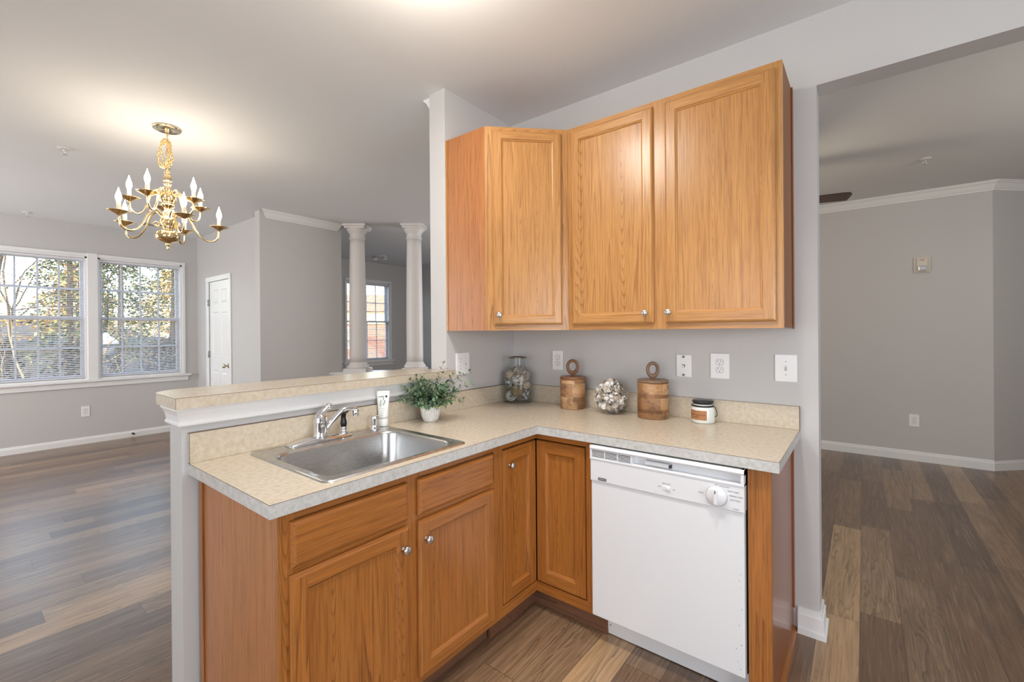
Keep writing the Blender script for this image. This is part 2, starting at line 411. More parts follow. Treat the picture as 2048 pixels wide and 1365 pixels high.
baseboard('baseboard_angled', (2.832, YN - .001), (3.94, YN + 1.1), (1, -1), .10)
baseboard('baseboard_closet', (-4.55, YD), (-3.57, YD), (0, -1))
baseboard('baseboard_beige', (-3.45, -.19), (-3.45, .66), (1, 0))
baseboard('baseboard_living', (-.1, .12), (1.711, .12), (0, 1), .10)
# base trim that wraps the wall end beside the dishwasher
bm = B()
pts = [(1.628, -.014), (1.725, -.014), (1.725, .134), (1.711, .134), (1.711, 0), (1.628, 0)]
prism(bm, pts, 'z', 0, .085)
prism(bm, [(1.628, -.008), (1.719, -.008), (1.719, .128), (1.711, .128), (1.711, 0), (1.628, 0)], 'z', .085, .112)
prism(bm, [(1.628, -.024), (1.735, -.024), (1.735, .144), (1.711, .144), (1.711, 0), (1.628, 0)], 'z', 0, .022)
struct('baseboard_kitchen', bm, trimM)

def crown(name, a, b_, nrm, ma=0, mb=0, hz=.085, pj=.075):
    """crown moulding under the ceiling; ma/mb lengthen the top (mitre) at either end"""
    pr_ = [(0, -hz), (.012, -hz), (.016, -hz * .86), (.026, -hz * .74), (pj * .62, -hz * .34), (pj * .82, -hz * .2), (pj * .86, -hz * .12), (pj, -hz * .1), (pj, 0), (0, 0)]
    bm = B(); a = Vector((*a, H)); b_ = Vector((*b_, H)); n = Vector((*nrm, 0)).normalized(); d = (b_ - a).normalized()
    A = [bm.verts.new(a + n * p - d * (ma * p / pj) + Vector((0, 0, z))) for p, z in pr_]
    C = [bm.verts.new(b_ + n * p + d * (mb * p / pj) + Vector((0, 0, z))) for p, z in pr_]
    k = len(pr_); bm.faces.new(A); bm.faces.new(C[::-1])
    for i in range(k): bm.faces.new((A[i], C[i], C[(i + 1) % k], A[(i + 1) % k]))
    return struct(name, bm, trimM)
crown('trim_1', (-3.45, -.12), (-3.45, .75), (1, 0), .075, .06)
crown('trim_2', (-2.5, YN), (2.84, YN), (0, -1), 0, .03)
crown('trim_3', (2.84, YN), (3.94, YN + 1.1), (1, -1), .03, 0)
crown('trim_4', (-.128, .12), (-.128, -.60), (-1, 0), 0, .0)
crown('trim_5', (-.128, .12), (1.711, .12), (0, 1))

# bar moulding round the end of the pony wall (crown-like cap trim)
bm = B()
prof = [(0, 1.044), (.010, 1.045), (.013, 1.049), (.013, 1.055), (.009, 1.060), (.010, 1.066), (.013, 1.082), (.019, 1.097), (.023, 1.103), (.023, 1.112), (0, 1.112)]
path = [((0, -.622), (1, 0)), ((0, -1.888), (1, -1)), ((-.128, -1.888), (-1, -1)), ((-.128, -.622), (-1, 0))]
rings = [[bm.verts.new((p[0] + n[0] * o, p[1] + n[1] * o, z)) for o, z in prof] for p, n in path]
for A, C in zip(rings, rings[1:]):
    for i in range(len(prof) - 1): bm.faces.new((A[i], A[i + 1], C[i + 1], C[i]))
bm.faces.new(rings[0]); bm.faces.new(rings[-1][::-1])
struct('trim_bar', bm, trimM)

# ------------------------------------------------------------------ windows and blinds
vinylM = plain('white_vinyl', srgb(228, 228, 236), .4)
def window(n, y0, y1, z0, z1, left_case=True, right_case=True):
    """double-hung window in the wall x=XW, room on the +x side"""
    xm = XW - .085
    bm = B()                                     # jamb liner
    for a in ((y0, y0 + .02), (y1 - .02, y1)): box(bm, XW - .12, XW + .001, a[0], a[1], z0, z1)
    box(bm, XW - .12, XW + .001, y0, y1, z1 - .02, z1); box(bm, XW - .12, XW, y0, y1, z0, z0 + .02)
    w = struct('window_%d' % n, bm, trimM)
    mid = (z0 + z1) / 2
    for nm, x, a, c in (('upper_sash', xm - .012, mid - .018, z1 - .02), ('lower_sash', xm + .016, z0 + .02, mid + .018)):
        bm = B(); l, r = y0 + .02, y1 - .02; f = .036; rows = 2; cols = 4 if n < 3 else 4
        box(bm, x - .014, x + .014, l, l + f, a, c); box(bm, x - .014, x + .014, r - f, r, a, c)
        box(bm, x - .014, x + .014, l + f, r - f, a, a + f); box(bm, x - .014, x + .014, l + f, r - f, c - f, c)
        for k in range(1, cols):
            y = l + f + (r - l - 2 * f) * k / cols; box(bm, x - .006, x + .006, y - .009, y + .009, a + f, c - f)
        z = (a + c) / 2; box(bm, x - .0055, x + .0055, l + f, r - f, z - .009, z + .009)
        s = obj(nm, bm, vinylM, w, True)
        bm = B(); box(bm, x - .002, x + .002, l + f, r - f, a + f, c - f); obj('pane', bm, paneM, s, True)
    return w
for i, wv in enumerate(WIN): window(i + 1, *wv)
def trim_box(name, *a, bev=.004):
    bm = B(); box(bm, *a, bev=bev); return struct(name, bm, trimM)
bm = B()                                         # casing of the pair: head, mullion post, right jamb
box(bm, XW, XW + .019, -2.16, -.233, 2.352, 2.392, bev=.004); box(bm, XW - .1, XW + .024, -1.272, -1.172, .80, 2.40, bev=.004)
box(bm, XW, XW + .017, -.272, -.235, .80, 2.354, bev=.004); box(bm, XW, XW + .017, -2.158, -2.12, .80, 2.354, bev=.004)
struct('trim_window_pair', bm, trimM)
bm = B(); box(bm, XW - .1, XW + .055, -2.22, -.175, .772, .80, bev=.006); box(bm, XW, XW + .02, -2.19, -.205, .705, .772, bev=.005); struct('trim_sill_pair', bm, trimM)
bm = B(); box(bm, XW, XW + .017, 2.297, 2.33, .80, 2.374, bev=.004); box(bm, XW, XW + .017, 3.32, 3.358, .80, 2.374, bev=.004); box(bm, XW, XW + .019, 2.295, 3.36, 2.372, 2.412, bev=.004)
struct('trim_window_living', bm, trimM)
bm = B(); box(bm, XW - .1, XW + .055, 2.25, 3.42, .772, .80, bev=.006); box(bm, XW, XW + .02, 2.28, 3.385, .705, .772, bev=.005); struct('trim_sill_living', bm, trimM)

slatM = plain('blind_slat', srgb(226, 226, 230), .45)
def blind(y0, y1, z0, z1, label, wand):
    x = XW - .036; t = thing('window_blind', label, 'blind', (x, (y0 + y1) / 2, z1), 0, 'white mini blinds on the windows')
    bm = B(); box(bm, x - .018, x + .018, y0, y1, z1 - .030, z1, bev=.003); obj('headrail', bm, slatM, t, True)
    bm = B(); n = int((z1 - z0 - .06) / .0222); tilt = rad(-17)
    for i in range(n):
        z = z1 - .046 - i * .0222
        pr_ = []
        for k in range(5):
            u = -.0125 + .00625 * k; pr_.append((x + u * cos(tilt), z + u * sin(tilt) + .0022 * (1 - (u / .0125) ** 2)))
        pr_ += [(a, b_ - .0007) for a, b_ in pr_[::-1]]
        prism(bm, pr_, 'y', y0 + .004, y1 - .004)
    obj('slats', bm, slatM, t, True)
    bm = B()
    for k in (.1, .37, .63, .9):
        y = y0 + (y1 - y0) * k
        for dx in (-.0135, .0135): tube(bm, [(x + dx, y, z1 - .03), (x + dx, y, z0 + .02)], .0008, 4)
    obj('ladder_cords', bm, slatM, t, True)
    bm = B(); box(bm, x - .013, x + .013, y0 + .002, y1 - .002, z0 + .004, z0 + .018, bev=.003); obj('bottom_rail', bm, slatM, t, True)
    if wand:
        bm = B(); tube(bm, [(x + .026, y0 + .075, z1 - .03), (x + .028, y0 + .077, z1 - .80)], .0035, 6); obj('tilt_wand', bm, plain('smoky_wand', srgb(120, 104, 96), .3), t, True)
    return t
blind(-2.098, -1.294, .822, 2.330, 'white mini blind on the left dining window with bare branches behind', False)
blind(-1.150, -.294, .822, 2.330, 'white mini blind with a tilt wand on the dining window beside the white door', True)
blind(2.352, 3.298, .822, 2.350, 'white mini blind on the living room window behind the columns', False)

# ------------------------------------------------------------------ six panel door
bm = B()
box(bm, DX0 - .075, DX0 + .012, YD - .017, YD, 0, DZ - .010, bev=.004); box(bm, DX1 - .012, DX1 + .053, YD - .017, YD, 0, DZ - .010, bev=.004)
box(bm, DX0 - .075, DX1 + .055, YD - .020, YD, DZ - .012, DZ + .055, bev=.004)
struct('trim_door', bm, trimM)
DXa, DXb = DX0 + .012, DX1 - .012
bm = B()
def panel_slab(bm, x0, x1, z0, z1, y, panels, depth=.035):
    """slab with its front at y (facing -y) and raised panels in sunk fields"""
    xs = sorted({x0, x1, *[p[0] for p in panels], *[p[1] for p in panels]}); zs = sorted({z0, z1, *[p[2] for p in panels], *[p[3] for p in panels]})
    for a, b_ in zip(xs, xs[1:]):
        for c, d in zip(zs, zs[1:]):
            if any(p[0] <= a + 1e-6 and b_ <= p[1] + 1e-6 and p[2] <= c + 1e-6 and d <= p[3] + 1e-6 for p in panels): continue
            bm.faces.new([bm.verts.new(v) for v in ((a, y, c), (b_, y, c), (b_, y, d), (a, y, d))])
    for a, b_, c, d in panels:
        L = []
        for ins, dy in ((0, 0), (.010, .008), (.018, .008), (.034, .002)):
            L.append([bm.verts.new(v) for v in ((a + ins, y + dy, c + ins), (b_ - ins, y + dy, c + ins), (b_ - ins, y + dy, d - ins), (a + ins, y + dy, d - ins))])
        for P, Q in zip(L, L[1:]):
            for i in range(4): bm.faces.new((P[i], P[(i + 1) % 4], Q[(i + 1) % 4], Q[i]))
        bm.faces.new(L[-1])
    for q in (((x0, y), (x0, y + depth)), ((x1, y + depth), (x1, y))):
        bm.faces.new([bm.verts.new(v) for v in ((*q[0], z0), (*q[1], z0), (*q[1], z1), (*q[0], z1))])
    bm.faces.new([bm.verts.new(v) for v in ((x0, y, z1), (x1, y, z1), (x1, y + depth, z1), (x0, y + depth, z1))])
    bmesh.ops.remove_doubles(bm, verts=bm.verts, dist=.0004)
w = DXb - DXa; s = .115 * w / .72; mw = (w - 3 * s) / 2
PX = [(DXa + s, DXa + s + mw), (DXb - s - mw, DXb - s)]
panel_slab(bm, DXa, DXb, .01, DZ - .014, YD + .004, [(a, b_, c, d) for a, b_ in PX for c, d in ((.22, .86), (1.06, 1.66), (1.78, 1.97))])
door = struct('door_1', bm, trimM)
for hz in (1.80, 1.08, .25):
    bm = B(); tube(bm, [(DXa - .006, YD - .014, hz - .045), (DXa - .006, YD - .014, hz + .045)], .007, 10); box(bm, DXa - .02, DXa + .02, YD - .008, YD + .003, hz - .045, hz + .045)
    obj('hinge', bm, hingeM, door, True)
bm = B()
def lathe_axis(bm, prof, origin, d, seg=24, mi=0):
    q = Vector((0, 0, 1)).rotation_difference(Vector(d)).to_matrix().to_4x4(); tmp = B(); lathe(tmp, prof, seg, mi=mi)
    bmesh.ops.transform(tmp, matrix=Matrix.Translation(origin) @ q, verts=tmp.verts); me = bpy.data.meshes.new('t'); tmp.to_mesh(me); tmp.free(); bm.from_mesh(me); bpy.data.meshes.remove(me); return bm
lathe_axis(bm, [(.001, 0), (.032, 0), (.032, .006), (.014, .012), (.011, .03), (.018, .036), (.028, .046), (.029, .058), (.022, .068), (.001, .072)], (DXb - .062, YD + .004, .945), (0, -1, 0))
obj('door_knob', bm, plain('aged_brass', (.62, .56, .40), .18, 1), door, True)
bm = B(); lathe_axis(bm, [(.001, 0), (.014, 0), (.012, .006), (.004, .010), (.004, .06), (.009, .062), (.009, .075), (.001, .077)], (XW + .012, -.836, .045), (1, 0, 0), 12)
tag(obj('door_stop', bm, darkM), 'small dark door stop on the white baseboard under the dining window', 'door stop')

# ------------------------------------------------------------------ half wall with two columns
HD = Vector((.78, .626, 0)).normalized(); HN = Vector((.626, -.78, 0)).normalized(); HROT = math.atan2(HD.y, HD.x)
c1 = Vector((-3.31, .96, 0)); c2 = Vector((-2.735, 1.425, 0))
bm = B()
a0 = c1 + HN * .12 - HD * .36; a1 = c2 + HN * .12 + HD * 1.0; b0 = c1 - HN * .12 - HD * .20; b1 = c2 - HN * .12 + HD * 1.0
prism(bm, [(v.x, v.y) for v in (a0, a1, b1, b0)], 'z', 0, .82); struct('wall_half', bm, wallM)
bm = B()
def quad(o, s): return [(v.x, v.y) for v in (c1 + HN * o - HD * s, c2 + HN * o + HD * 1.0, c2 - HN * o + HD * 1.0, c1 - HN * o - HD * s)]
prism(bm, quad(.165, .31), 'z', .838, .862); prism(bm, quad(.14, .29), 'z', .80, .838)
struct('trim_ledge', bm, trimM)
colM = plain('column_paint', srgb(236, 232, 230), .4)
col = thing('column', 'white round column on the half wall, beside the beige wall end', 'column', (c1.x, c1.y, .862), HROT); col['kind'] = 'thing'
hc = H - .862
bm = B(); box(bm, -.145, .145, -.145, .145, 0, .045, bev=.003); lathe(bm, [(.132, .045), (.138, .06), (.136, .075), (.122, .088), (.118, .10), (.108, .112), (.106, .125)], 40); obj('base', bm, colM, col)
bm = B(); lathe(bm, [(.106, .12)] + [(.106 - .014 * max(0, (k - 4) / 12) ** 1.5, .12 + (hc - .30) * k / 16) for k in range(1, 17)], 40); obj('shaft', bm, colM, col)
bm = B(); lathe(bm, [(.092, hc - .19), (.102, hc - .178), (.102, hc - .168), (.094, hc - .16), (.094, hc - .115), (.104, hc - .108), (.106, hc - .098), (.118, hc - .085), (.130, hc - .062), (.132, hc - .055)], 40)
box(bm, -.128, .128, -.128, .128, hc - .055, hc - .03, bev=.002); box(bm, -.145, .145, -.145, .145, hc - .03, hc, bev=.003)
obj('capital', bm, colM, col)
cB = dup(col, (c2.x, c2.y, .862), HROT, 'white round column on the half wall, nearer the kitchen wall corner'); cB['kind'] = 'thing'

# ------------------------------------------------------------------ wall plates
plateM = plain('plate_white', srgb(246, 246, 246), .3)
slotM = plain('plate_slot', srgb(60, 60, 62), .6)
def plate_bm(w, h):
    bm = B(); box(bm, -w / 2, w / 2, -.006, 0, -h / 2, h / 2, bev=.003, seg=2); return bm
def receptacle(t, x, dz, out):
    bm = B(); n = 20
    pts = []
    for k in range(n):
        a = 2 * pi * k / n; pts.append((x + .0165 * cos(a), dz + max(-.0135, min(.0135, .0165 * sin(a)))))
    prism(bm, pts, 'y', -.0085, -.004)
    r = obj('receptacle', bm, plateM, t)
    bm = B()
    for sx, hh in ((-.0065, .0042), (.0065, .0036)): box(bm, x + sx - .0011, x + sx + .0011, -.0089, -.008, dz + .002 - hh + .002, dz + .002 + hh + .002)
    tube(bm, [(x, -.008, dz - .008), (x, -.0089, dz - .008)], .0025, 10)
    # outline ring of the face
    obj('slots', bm, slotM, r)
    bm = B(); prev = None
    ring = [(x + (p[0] - x) * 1.06, dz + (p[1] - dz) * 1.06) for p in pts]
    for (a, b_), (c, d) in zip(ring, ring[1:] + ring[:1]): tube(bm, [(a, -.0062, b_), (c, -.0062, d)], .0006, 4)
    obj('outline', bm, slotM, r)
def outlet(name_label, loc, rotz, w=.07, h=.115, group=None):
    t = thing('wall_outlet', name_label, 'outlet', loc, rotz, group)
    obj('cover_plate', plate_bm(w, h), plateM, t)
    for dz in (.0195, -.0195): receptacle(t, 0, dz, 0)
    bm = B(); lathe_axis(bm, [(.0001, 0), (.003, 0), (.003, .001), (.0001, .001)], (0, -.006, 0), (0, -1, 0), 10); obj('screw', bm, whiteM, t)
    return t
G = 'outlets in the room'
outlet('white outlet on the kitchen wall between the glass jar and the first wooden canister', (.357, 0, 1.185), 0, .076, .122)
outlet('large white outlet with dark slots between the phone jack plate and the light switch', (1.306, 0, 1.188), 0, .088, .126)
outlet('white outlet low on the wall under the dining window', (XW, -1.296, .407), pi / 2, .08, .13)
outlet('white outlet low on the grey living room wall seen through the opening', (2.273, YN, .416), 0, .08, .125)
# double plate: receptacle and a toggle
t = thing('switch_outlet_plate', 'wide white plate with an outlet and a toggle switch, above the potted plant', 'outlet', (0, -.492, 1.181), pi / 2)
obj('cover_plate', plate_bm(.112, .128), plateM, t)
for dz in (.0195, -.0195): receptacle(t, -.023, dz, 0)
def toggle(t, x):
    bm = B(); box(bm, x - .005, x + .005, -.0068, -.005, -.012, .012); obj('toggle_slot', bm, plain('slot_grey', srgb(190, 190, 190), .5), t)
    bm = B(); prism(bm, [(-.005, -.002), (-.016, .008), (-.016, .012), (-.005, .009)], 'x', x - .0035, x + .0035); obj('toggle', bm, whiteM, t)
    for z in (.030, -.030):
        bm = B(); lathe_axis(bm, [(.0001, 0), (.003, 0), (.0028, .001), (.0001, .0012)], (x, -.006, z), (0, -1, 0), 10); obj('screw', bm, plain('screw_grey', srgb(200, 200, 200), .4), t)
toggle(t, .023)
t = thing('light_switch', 'white toggle light switch plate at the right end of the kitchen wall', 'switch', (1.588, 0, 1.190), 0)
obj('cover_plate', plate_bm(.088, .126), plateM, t); toggle(t, 0)
t = thing('phone_jack', 'white phone jack plate with two hanging studs, above the taller wooden canister', 'phone jack', (1.132, 0, 1.182), 0)
obj('cover_plate', plate_bm(.076, .116), plateM, t)
bm = B(); box(bm, -.008, .006, -.0072, -.005, -.007, .007); obj('socket', bm, slotM, t)
bm = B(); box(bm, -.0075, .003, -.0078, -.006, -.0055, .003); obj('socket_cover', bm, plateM, t)
for z in (.047, -.047):
    bm = B(); lathe_axis(bm, [(.0001, 0), (.004, 0), (.004, .003), (.006, .004), (.006, .006), (.0001, .0065)], (0, -.006, z), (0, -1, 0), 10); obj('stud', bm, plain('stud_metal', (.35, .35, .35), .4, 1), t)
# fire alarm strobe on the living room wall
almM = plain('alarm_cream', srgb(222, 214, 200), .4)
t = thing('fire_alarm_strobe', 'cream fire alarm strobe high on the grey living room wall', 'alarm', (2.34, YN, 2.015), 0)
bm = B(); box(bm, -.064, .064, -.02, 0, -.08, .08, bev=.006, seg=2); obj('back_plate', bm, almM, t)
bm = B(); box(bm, -.042, .042, -.045, -.018, -.072, .066, bev=.006, seg=2); obj('housing', bm, almM, t)
bm = B(); box(bm, -.034, .034, -.062, -.04, -.068, -.012, bev=.012, seg=2); obj('strobe_lens', bm, plain('strobe_lens', (.75, .76, .78), .12, .6), t)
text('lettering', 'FIRE', .022, t, (0, -.0455, .045), (pi / 2, 0, 0), plain('alarm_red', srgb(170, 70, 60), .5))

# ------------------------------------------------------------------ cabinets
def door_bm(w, h, rail=.048, slab=False, edge=.010, th=.019):
    """door front in local x (width) z (height), front at y=-th; faces: 0 vertical grain, 1 horizontal grain"""
    bm = B()
    def loop(ins, d): return [bm.verts.new(v) for v in ((ins, -d, ins), (w - ins, -d, ins), (w - ins, -d, h - ins), (ins, -d, h - ins))]
    def band(P, Q):
        for i in range(4):
            f = bm.faces.new((P[i], P[(i + 1) % 4], Q[(i + 1) % 4], Q[i])); f.material_index = 1 if (i % 2 == 0 or slab) else 0
    L = [loop(0, 0), loop(0, th * .5), loop(edge * .35, th * .8), loop(edge, th)]
    for P, Q in zip(L, L[1:]): band(P, Q)
    bm.faces.new(L[0][::-1])
    if slab:
        f = bm.faces.new(L[-1]); f.material_index = 1; return bm
    a, b_ = edge, rail
    def q(x0, x1, z0, z1, mi):
        f = bm.faces.new([bm.verts.new(v) for v in ((x0, -th, z0), (x1, -th, z0), (x1, -th, z1), (x0, -th, z1))]); f.material_index = mi
    q(a, b_, a, h - a, 0); q(w - b_, w - a, a, h - a, 0); q(b_, w - b_, a, b_, 1); q(b_, w - b_, h - b_, h - a, 1)
    L = [loop(b_, th), loop(b_ + .003, th - .004), loop(b_ + .008, th - .007), loop(b_ + .010, th - .0115)]
    for P, Q in zip(L, L[1:]): band(P, Q)
    bm.faces.new(L[-1])
    return bm
def knob_bm():
    bm = B(); lathe_axis(bm, [(.0001, 0), (.008, 0), (.0075, .003), (.005, .006), (.005, .013), (.010, .017), (.0145, .020), (.0155, .024), (.013, .028), (.006, .0295), (.0001, .03)], (0, 0, 0), (0, -1, 0), 24); return bm
KN = None
def knob(parent, x, z, y=-.019):
    o = obj('knob', knob_bm(), nickelM, parent); o.location = (x, y, z); return o

# -- sink base cabinet: front faces +x, local frame: origin at its front left floor corner, local x along +y, front toward -y(local) = +x(world)
def put_door(parent, name, w, h, x, z, mats, y=0, rail=.048, slab=False, edge=.010, th=.019):
    o = obj(name, door_bm(w, h, rail, slab, edge, th), mats, parent); o.location = (x, y, z); return o
sc = thing('base_cabinet', 'oak sink base cabinet with two false drawers and two knobbed doors under the sink', 'cabinet', (.607, -1.838, 0), pi / 2)
D = 0.585
# face frame pieces: local x 0.. .963
bm = B(); WF = .963
for x0, x1 in ((0, .046), (.438, .498), (.913, WF)): box(bm, x0, x1, 0, .019, .10, .875, 0)
for z0, z1 in ((.845, .875), (.690, .722), (.10, .125)):
    for x0, x1 in ((.046, .438), (.498, .913)): box(bm, x0, x1, .0004, .019, z0, z1, 1)
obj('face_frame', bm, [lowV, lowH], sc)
bm = B(); box(bm, 0, .016, .019, D + .004, .10, .875, 0); box(bm, 0, .016, .075, D + .004, 0, .10, 0); obj('side_panel', bm, venV, sc, label='pinkish oak veneer end panel')
bm = B(); box(bm, -.006, 0, D - .026, D + .004, 0, .875, bev=.002); obj('scribe_strip', bm, lowV, sc)
bm = B(); box(bm, .016, .913, .020, .55, .10, .118); box(bm, .016, WF, .54, .55, .118, .86); obj('carcass', bm, venV, sc)
bm = B(); box(bm, .016, WF + .005, .070, .082, 0, .10); obj('toe_kick', bm, toeM, sc)
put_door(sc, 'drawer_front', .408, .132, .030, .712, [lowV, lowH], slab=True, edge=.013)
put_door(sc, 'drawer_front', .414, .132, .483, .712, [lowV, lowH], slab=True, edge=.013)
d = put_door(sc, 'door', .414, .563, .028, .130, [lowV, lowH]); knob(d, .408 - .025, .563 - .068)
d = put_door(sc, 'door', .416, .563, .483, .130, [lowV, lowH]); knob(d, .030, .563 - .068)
# -- corner cabinet with a folding door
cc = thing('corner_cabinet', 'oak corner base cabinet with a hinged folding door and one knob', 'cabinet', (.607, -.607, 0), 0)
bm = B()                                          # frame on both faces (world coords)
box(bm, .588, .607, -.875, -.607, .845, .875, 1); box(bm, .588, .607, -.875, -.607, .10, .148, 1); box(bm, .588, .607, -.8752, -.868, .148, .845, 0)
box(bm, .607, .916, -.607, -.588, .845, .875, 2); box(bm, .607, .916, -.607, -.588, .10, .148, 2); box(bm, .884, .916, -.607, -.588, .148, .845, 0)
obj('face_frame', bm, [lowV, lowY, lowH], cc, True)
bm = B(); box(bm, .545, .557, -.90, -.545, 0, .10); box(bm, .557, .958, -.557, -.545, 0, .10); obj('toe_kick', bm, toeM, cc, True)
bm = B(); box(bm, .02, .587, -.87, -.02, .10, .118); box(bm, .587, .90, -.587, -.02, .10, .118); obj('carcass', bm, venV, cc, True)
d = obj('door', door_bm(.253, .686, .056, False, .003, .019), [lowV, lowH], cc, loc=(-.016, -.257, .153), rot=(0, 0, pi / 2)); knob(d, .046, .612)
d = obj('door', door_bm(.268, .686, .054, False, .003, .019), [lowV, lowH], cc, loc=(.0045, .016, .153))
# -- end panel right of the dishwasher
ep = thing('end_panel', 'oak end post and side panel closing the counter run right of the dishwasher', 'panel', (1.575, -.607, 0), 0)
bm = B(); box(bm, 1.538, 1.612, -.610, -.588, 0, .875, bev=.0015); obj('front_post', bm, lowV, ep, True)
bm = B(); box(bm, 1.596, 1.612, -.588, -.002, 0, .875); obj('side_panel', bm, redV, ep, True, label='glossy red-brown side of the panel')
bm = B(); box(bm, 1.612, 1.618, -.030, -.002, .112, .875); obj('scribe_strip', bm, redV, ep, True)
bm = B(); prism(bm, [(1.612, 0), (1.628, 0), (1.626, .008), (1.620, .015), (1.612, .018)], 'y', -.60, -.002); obj('shoe_moulding', bm, lowY, ep, True)

# -- upper cabinets
uc = thing('wall_cabinet', 'oak corner wall cabinet with one angled door and a pinkish side panel', 'cabinet', (0, 0, 1.374), 0)
ZB, ZT = 1.374, 2.459
def prism_sides(bm, pts, z0, z1, mis):
    A = [bm.verts.new((*p, z0)) for p in pts]; C = [bm.verts.new((*p, z1)) for p in pts]; n = len(pts)
    bm.faces.new(A); bm.faces.new(C[::-1])
    for i in range(n):
        f = bm.faces.new((A[i], A[(i + 1) % n], C[(i + 1) % n], C[i])); f.material_index = mis[i]
    return bm
pA = (.297, -.615); pB = (.615, -.297)
nn = Vector((1, -1)).normalized(); p2 = lambda p, d: (p[0] - nn.x * d, p[1] - nn.y * d)
bm = B(); prism_sides(bm, [(.001, -.612), (.292, -.612), p2(pA, .020), p2(pB, .020), (.612, -.292), (.612, -.001), (.001, -.001)], ZB + .004, ZT, [0] * 7); obj('carcass', bm, venV, uc, True)
bm = B(); box(bm, .001, .296, -.6151, -.612, ZB, ZT); obj('side_panel', bm, venV, uc, True, label='pinkish oak veneer side')
bm = B(); box(bm, .001, .012, -.619, -.615, ZB, ZT); obj('scribe_strip', bm, oakV, uc, True)
LD_ = math.hypot(pB[0] - pA[0], pB[1] - pA[1])
bm = B(); hh = ZT - ZB
for x0, x1 in ((0, .052), (LD_ - .052, LD_)): box(bm, x0, x1, 0, .019, 0, hh, 0)
for z0, z1 in ((0, .045), (hh - .04, hh)): box(bm, .052, LD_ - .052, .0004, .019, z0, z1, 1)
obj('face_frame', bm, [oakV, oakH], uc, loc=(pA[0], pA[1], 0), rot=(0, 0, pi / 4))
d = obj('door', door_bm(.370, 1.030, .044), [oakV, oakH], uc, loc=(pA[0] + .042 * cos(pi / 4), pA[1] + .042 * sin(pi / 4), .030), rot=(0, 0, pi / 4)); knob(d, .026, .052)
wc = thing('wall_cabinet', 'wide oak wall cabinet with two tall doors and two knobs above the canisters', 'cabinet', (.616, -.297, 1.374), 0)
WU = 1.001
bm = B()
for x0, x1 in ((0, .03), (.462, .535), (.965, WU)): box(bm, x0, x1, 0, .019, 0, hh, 0)
for z0, z1 in ((0, .045), (hh - .04, hh)):
    for x0, x1 in ((.03, .462), (.535, .965)): box(bm, x0, x1, .0004, .019, z0, z1, 1)
obj('face_frame', bm, [oakV, oakH], wc)
bm = B(); box(bm, .001, WU, .0192, .296, .004, hh); obj('carcass', bm, dullV, wc)
bm = B(); box(bm, WU, WU + .007, .270, .296, -.004, hh + .001, bev=.002); obj('scribe_strip', bm, redV, wc)
d = put_door(wc, 'door', .446, 1.030, .026, .028, [oakV, oakH]); knob(d, .446 - .036, .050)
d = put_door(wc, 'door', .448, 1.030, .529, .028, [oakV, oakH]); knob(d, .018, .050)

# ------------------------------------------------------------------ counter, bar top
DC, RC, LC, ZC = .637, 1.641, 1.871, .914
SX0, SX1, SY0, SY1 = .045, .600, -1.695, -1.076       # sink rim
ct = thing('countertop', 'speckled beige laminate countertop running round the corner with backsplash', 'countertop', (.3, -.9, ZC), 0)
bm = B()                                           # slab with the sink cut out
cx0, cx1, cy0, cy1 = SX0 + .03, SX1 - .03, SY0 + .03, SY1 - .03
for a in ((0, cx0, -LC + .0009, 0), (cx1, DC - .0009, -LC + .0009, -DC), (cx0, cx1, -LC + .0009, cy0), (cx0, cx1, cy1, 0), (cx1, DC - .0009, -DC + .0009, 0), (DC - .0009, RC - .0009, -DC + .0009, 0)):
    box(bm, a[0], a[1], a[2], a[3], ZC - .006, ZC)
bmesh.ops.remove_doubles(bm, verts=bm.verts, dist=.0002)
obj('top', bm, lamM, ct, True)
bm = B()
box(bm, DC - .02, DC, -LC, -DC, ZC - .0385, ZC - .0009); box(bm, 0, DC - .02, -LC, -LC + .02, ZC - .0385, ZC - .0009)
box(bm, DC - .0199, RC, -DC, -DC + .02, ZC - .0385, ZC - .0009); box(bm, RC - .02, RC, -DC + .02, 0, ZC - .0385, ZC - .0009)
obj('front_edge', bm, edgeM, ct, True, label='greyer laminate front edge')
bm = B(); box(bm, .0005, .0195, -LC, -.0195, ZC, 1.0204, bev=.0015); box(bm, .0005, RC, -.0195, -.0005, ZC, 1.0204, bev=.0015); obj('backsplash', bm, lamM, ct, True)
bm = B()                                           # thin dark seam lines where the laminate sheets meet
sm = .0006
box(bm, DC - sm, DC + .0003, -LC, -DC, ZC - .0010, ZC + .0001); box(bm, 0, DC, -LC - .0003, -LC + sm, ZC - .0010, ZC + .0001)
box(bm, DC, RC, -DC - .0003, -DC + sm, ZC - .0010, ZC + .0001); box(bm, RC - sm, RC + .0003, -DC, -.0195, ZC - .0010, ZC + .0001)
box(bm, .0190, .0200, -LC - .0003, -LC + .001, ZC, 1.0204); box(bm, .0005, .0198, -LC - .0003, -.0195, 1.0200, 1.0208); box(bm, .0005, RC + .0004, -.0198, -.0190, 1.0200, 1.0208)
box(bm, RC - .0006, RC + .0004, -.0195, -.0005, ZC, 1.0206)
obj('seam', bm, plain('laminate_seam', srgb(112, 96, 80), .6), ct, True)
bt = thing('bar_top', 'raised beige laminate bar top with a rounded corner above the sink', 'bar top', (-.1, -1.25, 1.13), 0)
pts = [(.05, -.602), (.05, -1.918), (-.165, -1.918)]
for k in range(1, 9):
    a = -pi / 2 - (pi / 2) * k / 8; pts.append((-.165 + .10 * cos(a), -1.818 + .10 * sin(a)))
pts += [(-.265, -.624), (-.128, -.624), (.0, -.624), (.0, -.602)]
bm = B(); prism(bm, pts, 'z', 1.112, 1.151); obj('slab', bm, lamM, bt, True)
